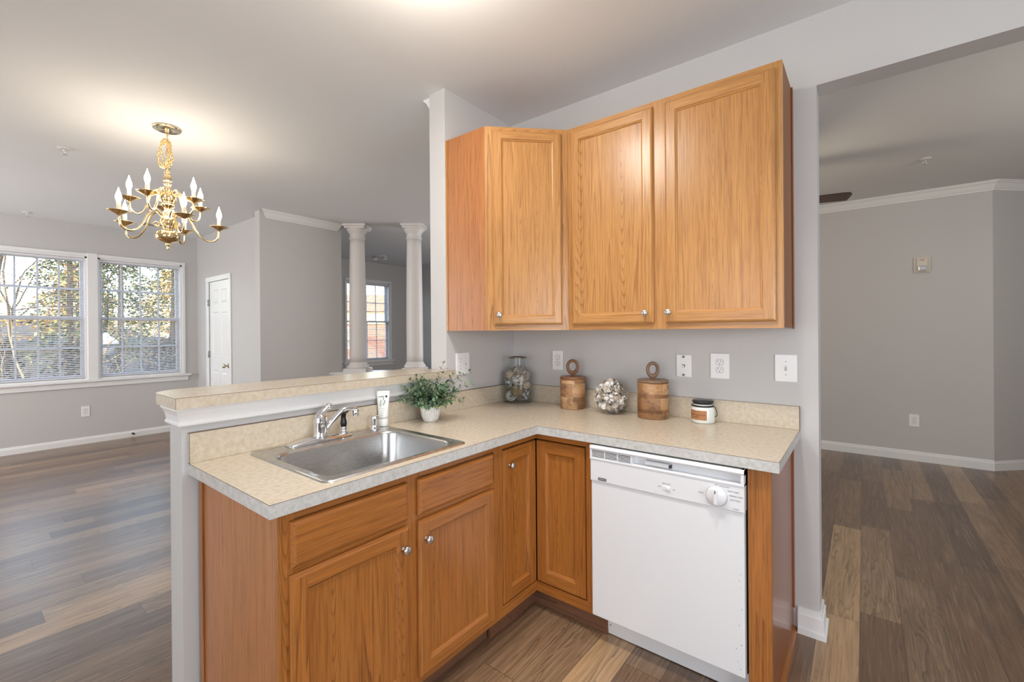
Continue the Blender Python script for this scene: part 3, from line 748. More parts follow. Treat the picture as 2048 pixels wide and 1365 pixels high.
bm = B(); box(bm, .0495, .0504, -1.9183, -.602, 1.1498, 1.1513); box(bm, .0492, .0504, -1.9185, -1.9172, 1.112, 1.151); box(bm, -.165, .0504, -1.9184, -1.9175, 1.1498, 1.1513); obj('seam', bm, plain('bar_seam', srgb(126, 108, 92), .6), bt, True)

# ------------------------------------------------------------------ sink and taps
def rrect(x0, x1, y0, y1, r, n=6):
    o = []
    for cx, cy, a0 in ((x1 - r, y1 - r, 0), (x0 + r, y1 - r, pi / 2), (x0 + r, y0 + r, pi), (x1 - r, y0 + r, 3 * pi / 2)):
        for k in range(n + 1):
            a = a0 + pi / 2 * k / n; o.append((cx + r * cos(a), cy + r * sin(a)))
    return o
sk = thing('kitchen_sink', 'stainless steel single bowl drop-in sink set in the counter', 'sink', ((SX0 + SX1) / 2, (SY0 + SY1) / 2, ZC), 0)
bm = B()
loops = []
bx0, bx1, by0, by1 = SX0 + .105, SX1 - .035, SY0 + .040, SY1 - .040
for (x0, x1, y0, y1, r, z) in ((SX0, SX1, SY0, SY1, .028, ZC + .0005), (SX0 + .003, SX1 - .003, SY0 + .003, SY1 - .003, .027, ZC + .005), (SX0 + .009, SX1 - .009, SY0 + .009, SY1 - .009, .024, ZC + .0065),
        (SX0 + .018, SX1 - .018, SY0 + .016, SY1 - .016, .024, ZC + .004), (bx0 - .012, bx1 + .010, by0 - .012, by1 + .012, .080, ZC + .004), (bx0 - .004, bx1 + .004, by0 - .004, by1 + .004, .074, ZC + .002), (bx0, bx1, by0, by1, .07, ZC - .008),
        (bx0 + .008, bx1 - .008, by0 + .008, by1 - .008, .068, ZC - .13), (bx0 + .02, bx1 - .02, by0 + .02, by1 - .02, .06, ZC - .158), (bx0 + .05, bx1 - .05, by0 + .05, by1 - .05, .04, ZC - .168)):
    loops.append([bm.verts.new((*p, z)) for p in rrect(x0, x1, y0, y1, r)])
n = len(loops[0])
for P, Q in zip(loops, loops[1:]):
    for i in range(n):
        f = bm.faces.new((P[i], P[(i + 1) % n], Q[(i + 1) % n], Q[i])); f.smooth = True
bm.faces.new(loops[-1])
obj('basin', bm, steelM, sk, True)
bm = B(); lathe(bm, [(.0001, 0), (.044, 0), (.044, .003), (.036, .004), (.034, .001), (.0001, .001)], 24, ((bx0 + bx1) / 2, (by0 + by1) / 2, ZC - .168)); obj('drain', bm, chromeM, sk, True)

fx, fy, fz = .085, -1.425, ZC + .005
fa = thing('kitchen_faucet', 'chrome single lever kitchen faucet with swung spout on a long base plate', 'faucet', (fx, fy, fz), 0)
bm = B()                                           # long base plate, domed
for i in range(21):
    pass
L0, L1 = -1.565, -1.290
ring = []
for i in range(17):
    s_ = i / 16; y = L0 + (L1 - L0) * s_; e = abs(2 * s_ - 1); hw = .030 * (1 - .22 * e ** 3); hz = .006 + .016 * (1 - e ** 2)
    ring.append([bm.verts.new((fx + u * hw, y, fz + v * hz)) for u, v in ((-1, 0), (-1, .35), (-.75, .75), (-.35, 1), (.35, 1), (.75, .75), (1, .35), (1, 0))])
for P, Q in zip(ring, ring[1:]):
    for i in range(7):
        f = bm.faces.new((P[i], P[i + 1], Q[i + 1], Q[i])); f.smooth = True
bm.faces.new(ring[0]); bm.faces.new(ring[-1][::-1]); 
for P, Q in zip(ring, ring[1:]): bm.faces.new((P[7], P[0], Q[0], Q[7]))
obj('base_plate', bm, chromeM, fa, True)
bm = B(); lathe(bm, [(.030, .012), (.028, .022), (.0265, .03), (.0265, .075), (.0275, .077), (.0275, .080), (.0265, .082), (.026, .094), (.021, .106), (.012, .113), (.0001, .115)], 32, (fx, fy, fz)); obj('body', bm, chromeM, fa, True)
bm = B()
hp = spline([(fx - .002, fy - .006, fz + .098), (fx, fy + .006, fz + .112), (fx, fy + .022, fz + .126), (fx, fy + .036, fz + .139)], 5)
tube(bm, hp, [.018 - .010 * i / (len(hp) - 1) for i in range(len(hp))], 14); ball(bm, (fx, fy + .037, fz + .138), .0145, 3)
obj('lever_handle', bm, chromeM, fa, True)
sd = Vector((.2, .98, 0)).normalized()
def S(d, z): return (fx + sd.x * d, fy + sd.y * d, fz + z)
sp = spline([S(.010, .034), S(.045, .072), S(.080, .108), S(.100, .1185), S(.125, .1205), S(.146, .116), S(.150, .108)], 5)
bm = B(); tube(bm, sp, [.0115 - .0025 * i / (len(sp) - 1) for i in range(len(sp))], 14); obj('spout', bm, chromeM, fa, True)
bm = B(); lathe(bm, [(.0001, .0), (.0115, 0), (.0135, .003), (.0135, .026), (.011, .03), (.0001, .031)], 20, S(.150, .084)); obj('aerator', bm, chromeM, fa, True)
sy = -1.318; sx = .083
sr = thing('side_sprayer', 'black side sprayer in a chrome collar behind the faucet spout', 'sprayer', (sx, sy, fz + .012), 0)
bm = B(); lathe(bm, [(.0185, 0), (.017, .006), (.013, .012), (.0125, .024), (.0145, .026), (.0145, .030), (.0001, .03)], 24, (sx, sy, fz + .010)); obj('collar', bm, chromeM, sr, True)
bm = B(); tube(bm, spline([(sx, sy, fz + .038), (sx, sy, fz + .06), (sx, sy - .001, fz + .085), (sx + .002, sy + .002, fz + .105), (sx + .012, sy + .010, fz + .117)], 4), [.012, .0125, .0135, .014, .0135, .012, .011, .0105, .0105, .011, .0115, .012, .0135, .0145, .0145, .0140, .0125], 14); obj('spray_head', bm, blackM, sr, True)
bm = B(); lathe(bm, [(.022, 0), (.022, .004), (.0185, .010), (.0172, .022), (.0175, .046), (.0185, .058), (.0165, .063), (.0001, .064)], 28, (.080, -1.158, fz - .001))
tag(obj('air_gap_cap', bm, chromeM), 'short chrome air gap cap on the sink deck beside the hand cream tube', 'cap')

# hand cream tube, standing on its cap
tubeM = plain('tube_white', srgb(244, 245, 242), .35)
tb = thing('hand_cream_tube', 'white hand cream tube with a leaf print standing at the sink corner', 'tube', (.050, -1.088, ZC + .006), rad(40))
bm = B(); lathe(bm, [(.0001, 0), (.0215, 0), (.0225, .002), (.0225, .034), (.0215, .036), (.0001, .036)], 28); obj('cap', bm, tubeM, tb)
bm = B(); rings = []
for i in range(11):
    s_ = i / 10; a = .0225 + .0085 * s_; b_ = .0225 * (1 - s_) ** .8 + .0012; z = .037 + .118 * s_
    rings.append([bm.verts.new((a * cos(2 * pi * k / 28), b_ * sin(2 * pi * k / 28), z)) for k in range(28)])
rings.append([bm.verts.new((v.co.x, v.co.y, .167)) for v in rings[-1]])
for P, Q in zip(rings, rings[1:]):
    for k in range(28):
        f = bm.faces.new((P[k], P[(k + 1) % 28], Q[(k + 1) % 28], Q[k])); f.smooth = True
bm.faces.new(rings[-1]); bm.faces.new(rings[0][::-1])
obj('body', bm, tubeM, tb)
inkM = plain('ink_dark', srgb(40, 44, 42), .6); greenM = plain('ink_green', srgb(52, 88, 58), .6)
tilt = math.atan2(.0213, .118)
def on_tube(z): 
    s_ = max(0, (z - .037) / .118); return -(.0225 * (1 - s_) ** .8 + .0012) - .0008
text('lettering', 'cody', .014, tb, (-.006, on_tube(.141), .1405), (pi / 2 - tilt, 0, 0), inkM)
bm = B(); lathe_axis(bm, [(.0001, 0), (.0050, 0), (.0050, .0006), (.0001, .0006)], (.017, on_tube(.141) - .0002, .141), (0, -1, .15), 18); obj('round_mark', bm, inkM, tb)
bm = B()                                           # printed sprig
for (x, z, ang, l) in [(0.001, .124, 60, .012), (-.004, .118, 130, .011), (.005, .116, 40, .012), (-.005, .110, 135, .012), (.004, .107, 45, .012), (-.006, .102, 140, .011), (.002, .099, 50, .011), (-.007, .095, 140, .009)]:
    y = on_tube(z) - .0004; c, s_ = cos(rad(ang)), sin(rad(ang)); w_ = l * .17
    P = [(x, z), (x + c * l * .5 - s_ * w_, z + s_ * l * .5 + c * w_), (x + c * l, z + s_ * l), (x + c * l * .5 + s_ * w_, z + s_ * l * .5 - c * w_)]
    vs = [bm.verts.new((p[0], on_tube(p[1]) - .0006, p[1])) for p in P]; bm.faces.new(vs)
tube(bm, [(-.008, on_tube(.088) - .0004, .088), (-.002, on_tube(.105) - .0004, .105), (.003, on_tube(.13) - .0004, .13)], .0005, 4)
obj('leaf_print', bm, greenM, tb)
bm = B()
for k in range(5): z = .084 - k * .008; box(bm, -.012 + .001 * k, .012 - .0015 * k, on_tube(z) - .0006, on_tube(z) - .0002, z, z + .0012)
obj('fine_print', bm, plain('ink_pale', srgb(170, 178, 170), .6), tb)

# ------------------------------------------------------------------ potted plant
def potm():
    m, t, b = nt('whitewashed_ceramic'); tc = t.nodes.new('ShaderNodeTexCoord')
    n = noise(t, tc.outputs['Object'], 160, 3, .6)
    t.links.new(ramp(t, n, [(.25, srgb(204, 203, 202)), (.5, srgb(238, 236, 232))]), b.inputs['Base Color']); b.inputs['Roughness'].default_value = .75
    return m
pp = thing('potted_plant', 'leafy green plant in a ribbed white pot on the corner of the counter', 'plant', (.128, -.857, ZC), 0)
bm = B(); seg = 176; prof = [(.0325, 0), (.036, .004), (.042, .022), (.048, .048), (.0515, .074), (.0535, .086), (.0545, .090), (.050, .090), (.047, .080), (.044, .070)]
rings = []
for i, (r, z) in enumerate(prof):
    rib = 0 if i in (0, 1, 7, 8, 9) else .0042
    rings.append([bm.verts.new(((r + rib * (abs(sin(11 * 2 * pi * k / seg)) - .7)) * cos(2 * pi * k / seg), (r + rib * (abs(sin(11 * 2 * pi * k / seg)) - .7)) * sin(2 * pi * k / seg), z)) for k in range(seg)])
for P, Q in zip(rings, rings[1:]):
    for k in range(seg): f = bm.faces.new((P[k], P[(k + 1) % seg], Q[(k + 1) % seg], Q[k])); f.smooth = True
bm.faces.new(rings[0][::-1]); obj('pot', bm, potm(), pp)
bm = B(); lathe(bm, [(.0445, .074), (.02, .079), (.0001, .080)], 24); obj('soil', bm, plain('soil', srgb(50, 42, 34), .9, bump=.6, bump_scale=150), pp)
random.seed(11)
def leafm(name, a, b_):
    m, t, bs = nt(name); g = t.nodes.new('ShaderNodeNewGeometry')
    c = ramp(t, g.outputs['Random Per Island'], [(0, a), (.5, b_), (.8, srgb(122, 146, 114)), (1, srgb(140, 160, 98))])
    t.links.new(c, bs.inputs['Base Color']); bs.inputs['Roughness'].default_value = .5; bs.inputs['Subsurface Weight'].default_value = 0.0
    return m
leafM = leafm('eucalyptus_leaf', srgb(58, 92, 66), srgb(92, 124, 96))
def leaf(bm, p, d, l, w_, cup=.2):
    d = Vector(d).normalized(); s_ = d.cross(Vector((0, 0, 1))); s_ = s_.normalized() if s_.length > .05 else Vector((1, 0, 0))
    n_ = s_.cross(d); rows = ((0, .05), (.25, .75), (.55, 1), (.8, .62), (1, .03)); vs = []
    for u, ww in rows:
        c = p + d * (l * u) - n_ * (l * .12 * u * u)
        vs.append([bm.verts.new(c - s_ * w_ * ww * .5 + n_ * cup * w_ * ww * .5), bm.verts.new(c), bm.verts.new(c + s_ * w_ * ww * .5 + n_ * cup * w_ * ww * .5)])
    for A, C in zip(vs, vs[1:]):
        for i in (0, 1): f = bm.faces.new((A[i], A[i + 1], C[i + 1], C[i])); f.smooth = True
stems = B(); leaves = B()
specs = []
for k in range(84):
    az = k * 2.39996 + random.uniform(-.3, .3); el = random.uniform(.0, 1.45); ln = random.uniform(.095, .152)
    specs.append((az, el, ln))
specs += [(rad(20), 1.46, .225), (rad(30), 1.4, .20), (rad(50), .62, .25), (rad(42), .75, .21), (rad(60), .85, .19), (rad(38), .45, .22), (rad(205), .8, .175), (rad(215), 1.0, .175), (rad(230), .5, .18), (rad(190), .98, .16), (rad(40), .02, .15), (rad(300), .2, .15), (rad(250), .2, .15)]
for az, el, ln in specs:
    p = Vector((cos(az) * .020, sin(az) * .020, .078)); d = Vector((cos(az) * cos(el), sin(az) * cos(el), sin(el))); pts = [p.copy()]; n_ = 7
    d = (d + Vector((0, 0, .55))).normalized()
    for i in range(n_):
        d = (d + Vector((cos(az), sin(az), 0)) * .06 + Vector((0, 0, -.075 if el < .5 else -.01)) + Vector([random.uniform(-.07, .07) for _ in range(3)])).normalized()
        p = p + d * ln / n_; pts.append(p.copy())
    tube(stems, pts, [.0011 - .0007 * i / n_ for i in range(n_ + 1)], 5)
    for i in range(1, n_ + 1):
        for s_ in (-1, 1):
            a = random.uniform(0, 2 * pi); side = d.cross(Vector((cos(a), sin(a), .3))).normalized()
            dd = (d * random.uniform(.3, .8) + side * s_ + Vector((0, 0, random.uniform(-.25, .35)))).normalized()
            l = random.uniform(.018, .029) * (1.15 - .35 * i / n_); leaf(leaves, pts[i], dd, l, l * random.uniform(.5, .72))
    leaf(leaves, pts[-1], d, .018, .009)
def clear_wall(co):                                 # the plant leans clear of the backsplash and the bar edge
    z = co.z + ZC; lim = .026 if z < 1.03 else (.058 if 1.085 < z < 1.165 else .012)
    return max(0, lim - (co.x + .128))
for bmx in (stems, leaves):
    seen = set()
    for v0 in bmx.verts:
        if v0 in seen: continue
        isl = [v0]; seen.add(v0)
        for v in isl:
            for e in v.link_edges:
                w_ = e.other_vert(v)
                if w_ not in seen: seen.add(w_); isl.append(w_)
        if bmx is leaves:
            d_ = max(clear_wall(v.co) for v in isl)
            for v in isl: v.co.x += d_
        else:
            for v in isl: v.co.x += clear_wall(v.co)
obj('stems', stems, plain('stem_brown', srgb(84, 84, 58), .7), pp); obj('foliage', leaves, leafM, pp)

# ------------------------------------------------------------------ jar with balls
jx, jy = .125, -.115
jr = thing('glass_jar', 'clear glass bottle jar filled with pale decorative balls in the counter corner', 'jar', (jx, jy, ZC), 0)
prof = [(.0001, 0), (.086, 0), (.091, .004), (.092, .012), (.092, .165), (.088, .184), (.076, .202), (.060, .216), (.053, .226), (.051, .236), (.051, .283)]
bm = B(); lathe(bm, prof, 56, cap=False); obj('glass_body', bm, jarM, jr)
bm = B(); lathe(bm, [(.048, .282), (.057, .282), (.059, .285), (.059, .289), (.057, .292), (.048, .292), (.048, .282)], 48, cap=False); obj('metal_rim', bm, plain('dark_pewter', (.30, .28, .26), .25, 1), jr)
def ballm(name, a, b_, sc_=60):
    m, t, b = nt(name); tc = t.nodes.new('ShaderNodeTexCoord'); v = t.nodes.new('ShaderNodeTexVoronoi'); v.inputs['Scale'].default_value = sc_
    t.links.new(tc.outputs['Object'], v.inputs['Vector']); t.links.new(ramp(t, v.outputs['Distance'], [(.15, a), (.6, b_)]), b.inputs['Base Color']); b.inputs['Roughness'].default_value = .8
    bp = t.nodes.new('ShaderNodeBump'); bp.inputs['Strength'].default_value = .8; bp.inputs['Distance'].default_value = .004; bp.invert = True
    t.links.new(v.outputs['Distance'], bp.inputs['Height']); t.links.new(bp.outputs[0], b.inputs['Normal']); return m
bA = ballm('pale_weave', srgb(240, 234, 224), srgb(160, 150, 140)); bB = ballm('seed_ball', srgb(222, 208, 190), srgb(170, 154, 136), 130); bC = ballm('petal_ball', srgb(238, 236, 228), srgb(120, 116, 110), 40)
twM = plain('twig_brown', srgb(150, 128, 94), .8); whtw = plain('twig_white', srgb(226, 224, 218), .8)
def twig_ball(r, n_, seed, th):
    random.seed(seed); bm = B()
    for _ in range(n_):
        ax = Vector((random.gauss(0, 1), random.gauss(0, 1), random.gauss(0, 1))).normalized(); u = ax.orthogonal().normalized(); v = ax.cross(u); h_ = random.uniform(-.45, .45)
        rr = r * math.sqrt(1 - h_ * h_); a0 = random.uniform(0, 6.28); pts = [ax * (h_ * r) + (u * cos(a0 + k * .35) + v * sin(a0 + k * .35)) * rr * random.uniform(.95, 1) for k in range(14)]
        tube(bm, pts, th, 5)
    return bm
def petal_ball(r):
    bm = B(); ball(bm, (0, 0, 0), r * .78, 2)
    n_ = 60
    for i in range(n_):
        z = 1 - 2 * (i + .5) / n_; a = i * 2.39996; q = Vector((math.sqrt(1 - z * z) * cos(a), math.sqrt(1 - z * z) * sin(a), z))
        t_ = (Vector((0, 0, 1)) - q * z); t_ = t_.normalized() if t_.length > .1 else Vector((1, 0, 0)); s_ = q.cross(t_); w_ = r * .20; l = r * .42
        P = [q * r * .74 - t_ * l * .5, q * r * .95 - s_ * w_, q * r + t_ * l * .6, q * r * .95 + s_ * w_]
        bm.faces.new([bm.verts.new(p) for p in P])
    return bm
GB = 'decorative balls in the glass jar'
VD = Vector((-.62, .785, 0)); VR = Vector((.785, .62, 0))
def jb(u, z, dep, r, kind, lab, seed=1):
    p = Vector((jx, jy, ZC)) + VR * u - VD * dep; p.z = ZC + z
    if kind == 'twig': bm = twig_ball(r, 42, seed, .0011); ball(bm, (0, 0, 0), r * .86, 2); o = obj('decorative_ball', bm, twM)
    elif kind == 'wire': bm = twig_ball(r, 22, seed, .0017); o = obj('decorative_ball', bm, whtw)
    elif kind == 'petal': o = obj('decorative_ball', petal_ball(r), bC)
    elif kind == 'seed': bm = B(); ball(bm, (0, 0, 0), r, 3); o = obj('decorative_ball', bm, bB)
    else: bm = twig_ball(r, 18, seed, .0028); ball(bm, (0, 0, 0), r * .93, 3); o = obj('decorative_ball', bm, bA)
    o.location = p; tag(o, lab, 'ball', GB)
jb(-.043, .042, .0, 0.0330, 'wire', 'open white wire-like ball at the bottom left of the jar', 3)
jb(.046, .047, .020, 0.0363, 'petal', 'cream petal ball at the bottom right of the jar')
jb(-.006, .078, .042, 0.0418, 'twig', 'brown twig ball low at the front of the jar', 5)
jb(.050, .112, .018, 0.0308, 'seed', 'tan seed-covered ball against the right side of the jar')
jb(-.050, .125, .012, 0.0319, 'petal', 'white petal ball at the left side of the jar, above the brown one')
jb(.004, .150, .040, 0.0396, 'weave', 'large pale ball in the middle of the jar, above the brown twig one', 9)
jb(-.046, .178, .0, 0.0319, 'seed', 'pinkish seed ball at the jar\'s upper left shoulder')
jb(.044, .173, .006, 0.0352, 'weave', 'pale woven ball at the jar\'s upper right shoulder', 13)
jb(.002, .208, .010, 0.0319, 'weave', 'topmost pale woven ball just below the neck of the jar', 17)
jb(.02, .035, -.045, 0.0330, 'weave', 'pale ball at the back of the jar near its bottom', 19)

# ------------------------------------------------------------------ wooden canisters
def mango(seed):
    m, t, b = nt('mango_wood_blocks'); tc = t.nodes.new('ShaderNodeTexCoord')
    sp_ = t.nodes.new('ShaderNodeSeparateXYZ'); t.links.new(tc.outputs['Object'], sp_.inputs[0])
    ang = mth(t, 'ARCTAN2', sp_.outputs[1], sp_.outputs[0])
    zz = mth(t, 'ADD', mth(t, 'DIVIDE', mth(t, 'ADD', sp_.outputs[2], .003 * seed), .036), mth(t, 'MULTIPLY', mth(t, 'SINE', mth(t, 'MULTIPLY', mth(t, 'ADD', sp_.outputs[2], .01 * seed), 75)), .42))
    row = mth(t, 'FLOOR', zz)
    w1 = t.nodes.new('ShaderNodeTexWhiteNoise'); w1.noise_dimensions = '1D'; t.links.new(mth(t, 'ADD', row, seed * 7.3), w1.inputs['W'])
    aa = mth(t, 'ADD', mth(t, 'MULTIPLY', ang, .75), mth(t, 'MULTIPLY', w1.outputs['Value'], 5))
    cl = mth(t, 'FLOOR', aa); cb = t.nodes.new('ShaderNodeCombineXYZ'); t.links.new(row, cb.inputs[0]); t.links.new(cl, cb.inputs[1]); cb.inputs[2].default_value = seed
    w2 = t.nodes.new('ShaderNodeTexWhiteNoise'); t.links.new(cb.outputs[0], w2.inputs['Vector'])
    base = ramp(t, w2.outputs['Value'], [(0, srgb(122, 82, 48)), (.3, srgb(168, 124, 84)), (.6, srgb(192, 152, 108)), (.85, srgb(204, 164, 122)), (1, srgb(142, 94, 54))])
    g = noise(t, vmap(t, tc.outputs['Object'], (1, 1, 6)).outputs[0], 28, 4, .65)
    kn = noise(t, tc.outputs['Object'], 16, 3, .6)
    c = mix(t, mth(t, 'MULTIPLY', ramp(t, g, [(.45, (0, 0, 0)), (.75, (1, 1, 1))]), .5), base, srgb(104, 66, 38))
    c = mix(t, mth(t, 'MULTIPLY', ramp(t, kn, [(.52, (0, 0, 0)), (.68, (1, 1, 1))]), .7), c, srgb(92, 66, 48))
    fz_ = mth(t, 'FRACT', zz); fa_ = mth(t, 'FRACT', aa)
    sm_ = mth(t, 'MAXIMUM', mth(t, 'LESS_THAN', fz_, .03), mth(t, 'LESS_THAN', fa_, .015))
    c = mix(t, mth(t, 'MULTIPLY', sm_, .3), c, srgb(90, 58, 36))
    t.links.new(c, b.inputs['Base Color']); b.inputs['Roughness'].default_value = .5; return m
lidM = oak('canister_lid_wood', srgb(150, 104, 66), srgb(128, 86, 54), srgb(82, 50, 30), 'x', 30, .45)
def canister(x, y, r, zt, hz, label, mat, lm, hrot):
    t = thing('wooden_canister', label, 'canister', (x, y, ZC), 0, 'wooden canisters on the counter')
    bm = B(); lathe(bm, [(r - .003, 0), (r, .003), (r, zt - .014), (r - .003, zt - .0135)], 48); obj('body', bm, mat, t)
    bm = B(); lathe(bm, [(r - .004, zt - .014), (r + .0005, zt - .012), (r + .0005, zt - .003), (r - .003, zt), (.0001, zt)], 48); obj('lid', bm, lm, t)
    h_ = hz - zt; R1 = h_ * .34; cz = zt + h_ - R1 - .007
    bm = B(); n_ = 28; rings = []
    d = Vector((cos(hrot), sin(hrot), 0)); up = Vector((0, 0, 1)); nn_ = d.cross(up)
    for k in range(n_):
        a = 2 * pi * k / n_; rad_ = .0088 + .003 * max(0, -sin(a)) ** 2
        c_ = d * cos(a) * R1 * .86 + up * (sin(a) * R1 * (1.16 if sin(a) < 0 else 1) + cz); o_ = (d * cos(a) + up * sin(a)).normalized()
        rings.append([bm.verts.new(c_ + o_ * rad_ * cos(2 * pi * j / 10) + nn_ * rad_ * sin(2 * pi * j / 10)) for j in range(10)])
    for k in range(n_):
        P, Q = rings[k], rings[(k + 1) % n_]
        for j in range(10): f = bm.faces.new((P[j], P[(j + 1) % 10], Q[(j + 1) % 10], Q[j])); f.smooth = True
    tube(bm, [(0, 0, zt - .002), (0, 0, zt + h_ * .12), (0, 0, cz - R1 * 1.05)], [.0105, .0085, .0115], 12)
    obj('ring_handle', bm, lm, t)
canister(.520, -.098, .0735, .187, .286, 'wooden canister with a banded block pattern, beside the shell ball and nearer the glass jar', mango(1), lidM, rad(35))
canister(1.004, -.106, .078, .198, .290, 'wooden canister with mottled wood, under the phone jack plate and right of the shell ball', mango(4.4), oak('canister_lid_grey_wood', srgb(150, 120, 92), srgb(128, 100, 76), srgb(84, 62, 46), 'x', 26, .55), rad(40))

# ------------------------------------------------------------------ oyster shell ball
def shellm():
    m, t, b = nt('oyster_shell'); g = t.nodes.new('ShaderNodeNewGeometry'); tc = t.nodes.new('ShaderNodeTexCoord')
    c = ramp(t, g.outputs['Random Per Island'], [(0, srgb(240, 238, 234)), (.45, srgb(224, 218, 210)), (.75, srgb(186, 172, 156)), (1, srgb(156, 136, 116))])
    n_ = noise(t, tc.outputs['Object'], 70, 3, .6); c = mix(t, mth(t, 'MULTIPLY', ramp(t, n_, [(.5, (0, 0, 0)), (.72, (1, 1, 1))]), .55), c, srgb(110, 96, 86))
    t.links.new(c, b.inputs['Base Color']); b.inputs['Roughness'].default_value = .4; return m
random.seed(4); bm = B(); ball(bm, (0, 0, 0), .064, 3, mi=1)
n_ = 300
for i in range(n_):
    z = 1 - 2 * (i + .5) / n_; a = i * 2.39996; q = Vector((math.sqrt(1 - z * z) * cos(a), math.sqrt(1 - z * z) * sin(a), z))
    u = q.orthogonal().normalized(); u = (Matrix.Rotation(random.uniform(0, 6.28), 3, q) @ u); v = q.cross(u)
    tip = (u * random.uniform(.3, .9) + q * random.uniform(.5, 1)).normalized(); nrm = v.cross(tip).normalized()
    L_ = random.uniform(.028, .042) * (1 - .0 * z); W_ = L_ * random.uniform(.36, .55); base = q * random.uniform(.050, .064)
    rows = []
    for s_, ww in ((0, .25), (.2, .7), (.5, 1), (.8, .8), (1, .3)):
        c_ = base + tip * L_ * s_ ; rows.append([c_ + v * (W_ * ww * k) + nrm * (.30 * W_ * (k * k - .5) + .002 * sin(9 * s_ + i) + .006 * s_ * s_) for k in (-1, -.5, 0, .5, 1)])
    for th in (0, .0016):
        R_ = [[bm.verts.new(p + nrm * th) for p in r] for r in rows]
        for A, C in zip(R_, R_[1:]):
            for k in range(4): f = bm.faces.new((A[k], A[k + 1], C[k + 1], C[k])); f.smooth = True
mz = -min(v.co.z for v in bm.verts)
o = obj('shell_ball', bm, [shellm(), plain('shell_core', srgb(74, 62, 54), .9)]); o.location = (.776, -.128, ZC + mz - .001)
tag(o, 'ball covered in white oyster shells between the two wooden canisters', 'ball')

# ------------------------------------------------------------------ candle jar
kx, ky = 1.246, -.082
cj = thing('candle_jar', 'small white candle jar with black lid, wire handle and tan label', 'candle', (kx, ky, ZC), rad(-10))
cgM = plain('milky_candle_glass', srgb(228, 232, 226), .12, coat=.6)
bm = B(); lathe(bm, [(.0001, 0), (.048, 0), (.053, .004), (.054, .010), (.054, .066), (.051, .074), (.046, .080), (.045, .084), (.045, .092), (.0001, .092)], 48); obj('glass', bm, cgM, cj)
bm = B(); lathe(bm, [(.0455, .092), (.0475, .094), (.0475, .100), (.050, .1015), (.0505, .106), (.046, .110), (.0001, .111)], 40); obj('lid', bm, plain('lid_black', srgb(38, 40, 44), .25), cj)
bm = B(); lathe(bm, [(.0445, .078), (.0485, .079), (.0495, .0825), (.0485, .086), (.0445, .087)], 40, cap=False)
hs = spline([(.049, .004, .082), (.057, .004, .079), (.064, .004, .062), (.067, .004, .048), (.064, .003, .038), (.057, .002, .033)], 5); tube(bm, hs, .0018, 8)
hs = spline([(-.049, -.004, .082), (-.056, -.004, .084), (-.055, -.004, .076), (-.050, -.006, .072)], 4); tube(bm, hs, .0018, 8)
obj('wire_handle', bm, plain('wire_black', srgb(24, 22, 22), .4), cj)
bm = B(); R_ = .0546; a0, a1 = rad(-147), rad(-47); n_ = 18; low = []; hi = []
for k in range(n_ + 1):
    a = a0 + (a1 - a0) * k / n_; low.append(bm.verts.new((R_ * cos(a), R_ * sin(a), .018))); hi.append(bm.verts.new((R_ * cos(a), R_ * sin(a), .064)))
for k in range(n_): f = bm.faces.new((low[k], low[k + 1], hi[k + 1], hi[k])); f.smooth = True
lb = obj('label_sticker', bm, plain('kraft_label', srgb(176, 122, 80), .6, bump=.2), cj)
brn = plain('label_ink', srgb(54, 34, 22), .6)
s_ = 'Wild Tuberose'; bm = B()
for k, chr_ in enumerate(s_):
    if chr_ == ' ': continue
    a = rad(-97) + (k - 6) * rad(6.4)
    add_bm(bm, text_bm(chr_, .0098, extrude=.0001), Matrix.Translation((.0551 * cos(a), .0551 * sin(a), .043)) @ Matrix.Rotation(a + pi / 2, 4, 'Z') @ Matrix.Rotation(pi / 2, 4, 'X'))
for z, hw in ((.0565, 16), (.0335, 12), (.0305, 18)):
    P = [[bm.verts.new((.0549 * cos(rad(-97 + hw * k / 6)), .0549 * sin(rad(-97 + hw * k / 6)), z + dz)) for k in range(-6, 7)] for dz in (0, .0009)]
    for k in range(12): bm.faces.new((P[0][k], P[0][k + 1], P[1][k + 1], P[1][k]))
obj('lettering', bm, brn, lb)

# ------------------------------------------------------------------ dishwasher
dw = thing('dishwasher', 'white built-in dishwasher with a dial, under the counter beside the oak end post', 'dishwasher', (1.235, -.60, 0), 0)
X0, X1 = .922, 1.533
bm = B(); box(bm, X0 + .004, X1 - .004, -.585, -.03, .124, .866); box(bm, X0 + .004, X1 - .004, -.52, -.03, .03, .124); obj('tub', bm, plain('tub_grey', srgb(80, 80, 84), .5), dw, True)
bm = B(); box(bm, X0 + .001, X1 - .002, -.634, -.590, .118, .712, bev=.005, seg=2); obj('door', bm, applM, dw, True)
cp = B(); Y = -.640
# control fascia below the handle recess, top cap above it
box(cp, X0, X1, Y, -.590, .712, .806, bev=.004, seg=2)
fp = obj('control_panel', cp, applM, dw, True)
bm = B(); prism(bm, [(-.590, .846), (-.632, .846), (-.642, .850), (-.645, .856), (-.643, .864), (-.636, .868), (-.590, .868)], 'x', X0, X1)
prism(bm, [(-.590, .8062), (-.642, .8062), (-.643, .812), (-.638, .8145), (-.625, .816), (-.590, .816)], 'x', X0, X1); box(bm, X0, X1, -.612, -.590, .815, .847)
box(bm, X0, X0 + .006, -.642, -.59, .806, .868); box(bm, X1 - .012, X1, -.642, -.59, .806, .868, bev=.002)
obj('handle_recess', bm, applM, dw, True)
bm = B(); vx0, vx1 = .930, 1.108; box(bm, vx0, vx1, -.634, -.610, .815, .8475); v = obj('vent', bm, plain('vent_dark', srgb(46, 48, 54), .6), dw, True)
bm = B()
for k in range(6): z = .8165 + k * .0058; box(bm, vx0 - .002, vx1 + .002, -.6395, -.6345, z, z + .0022)
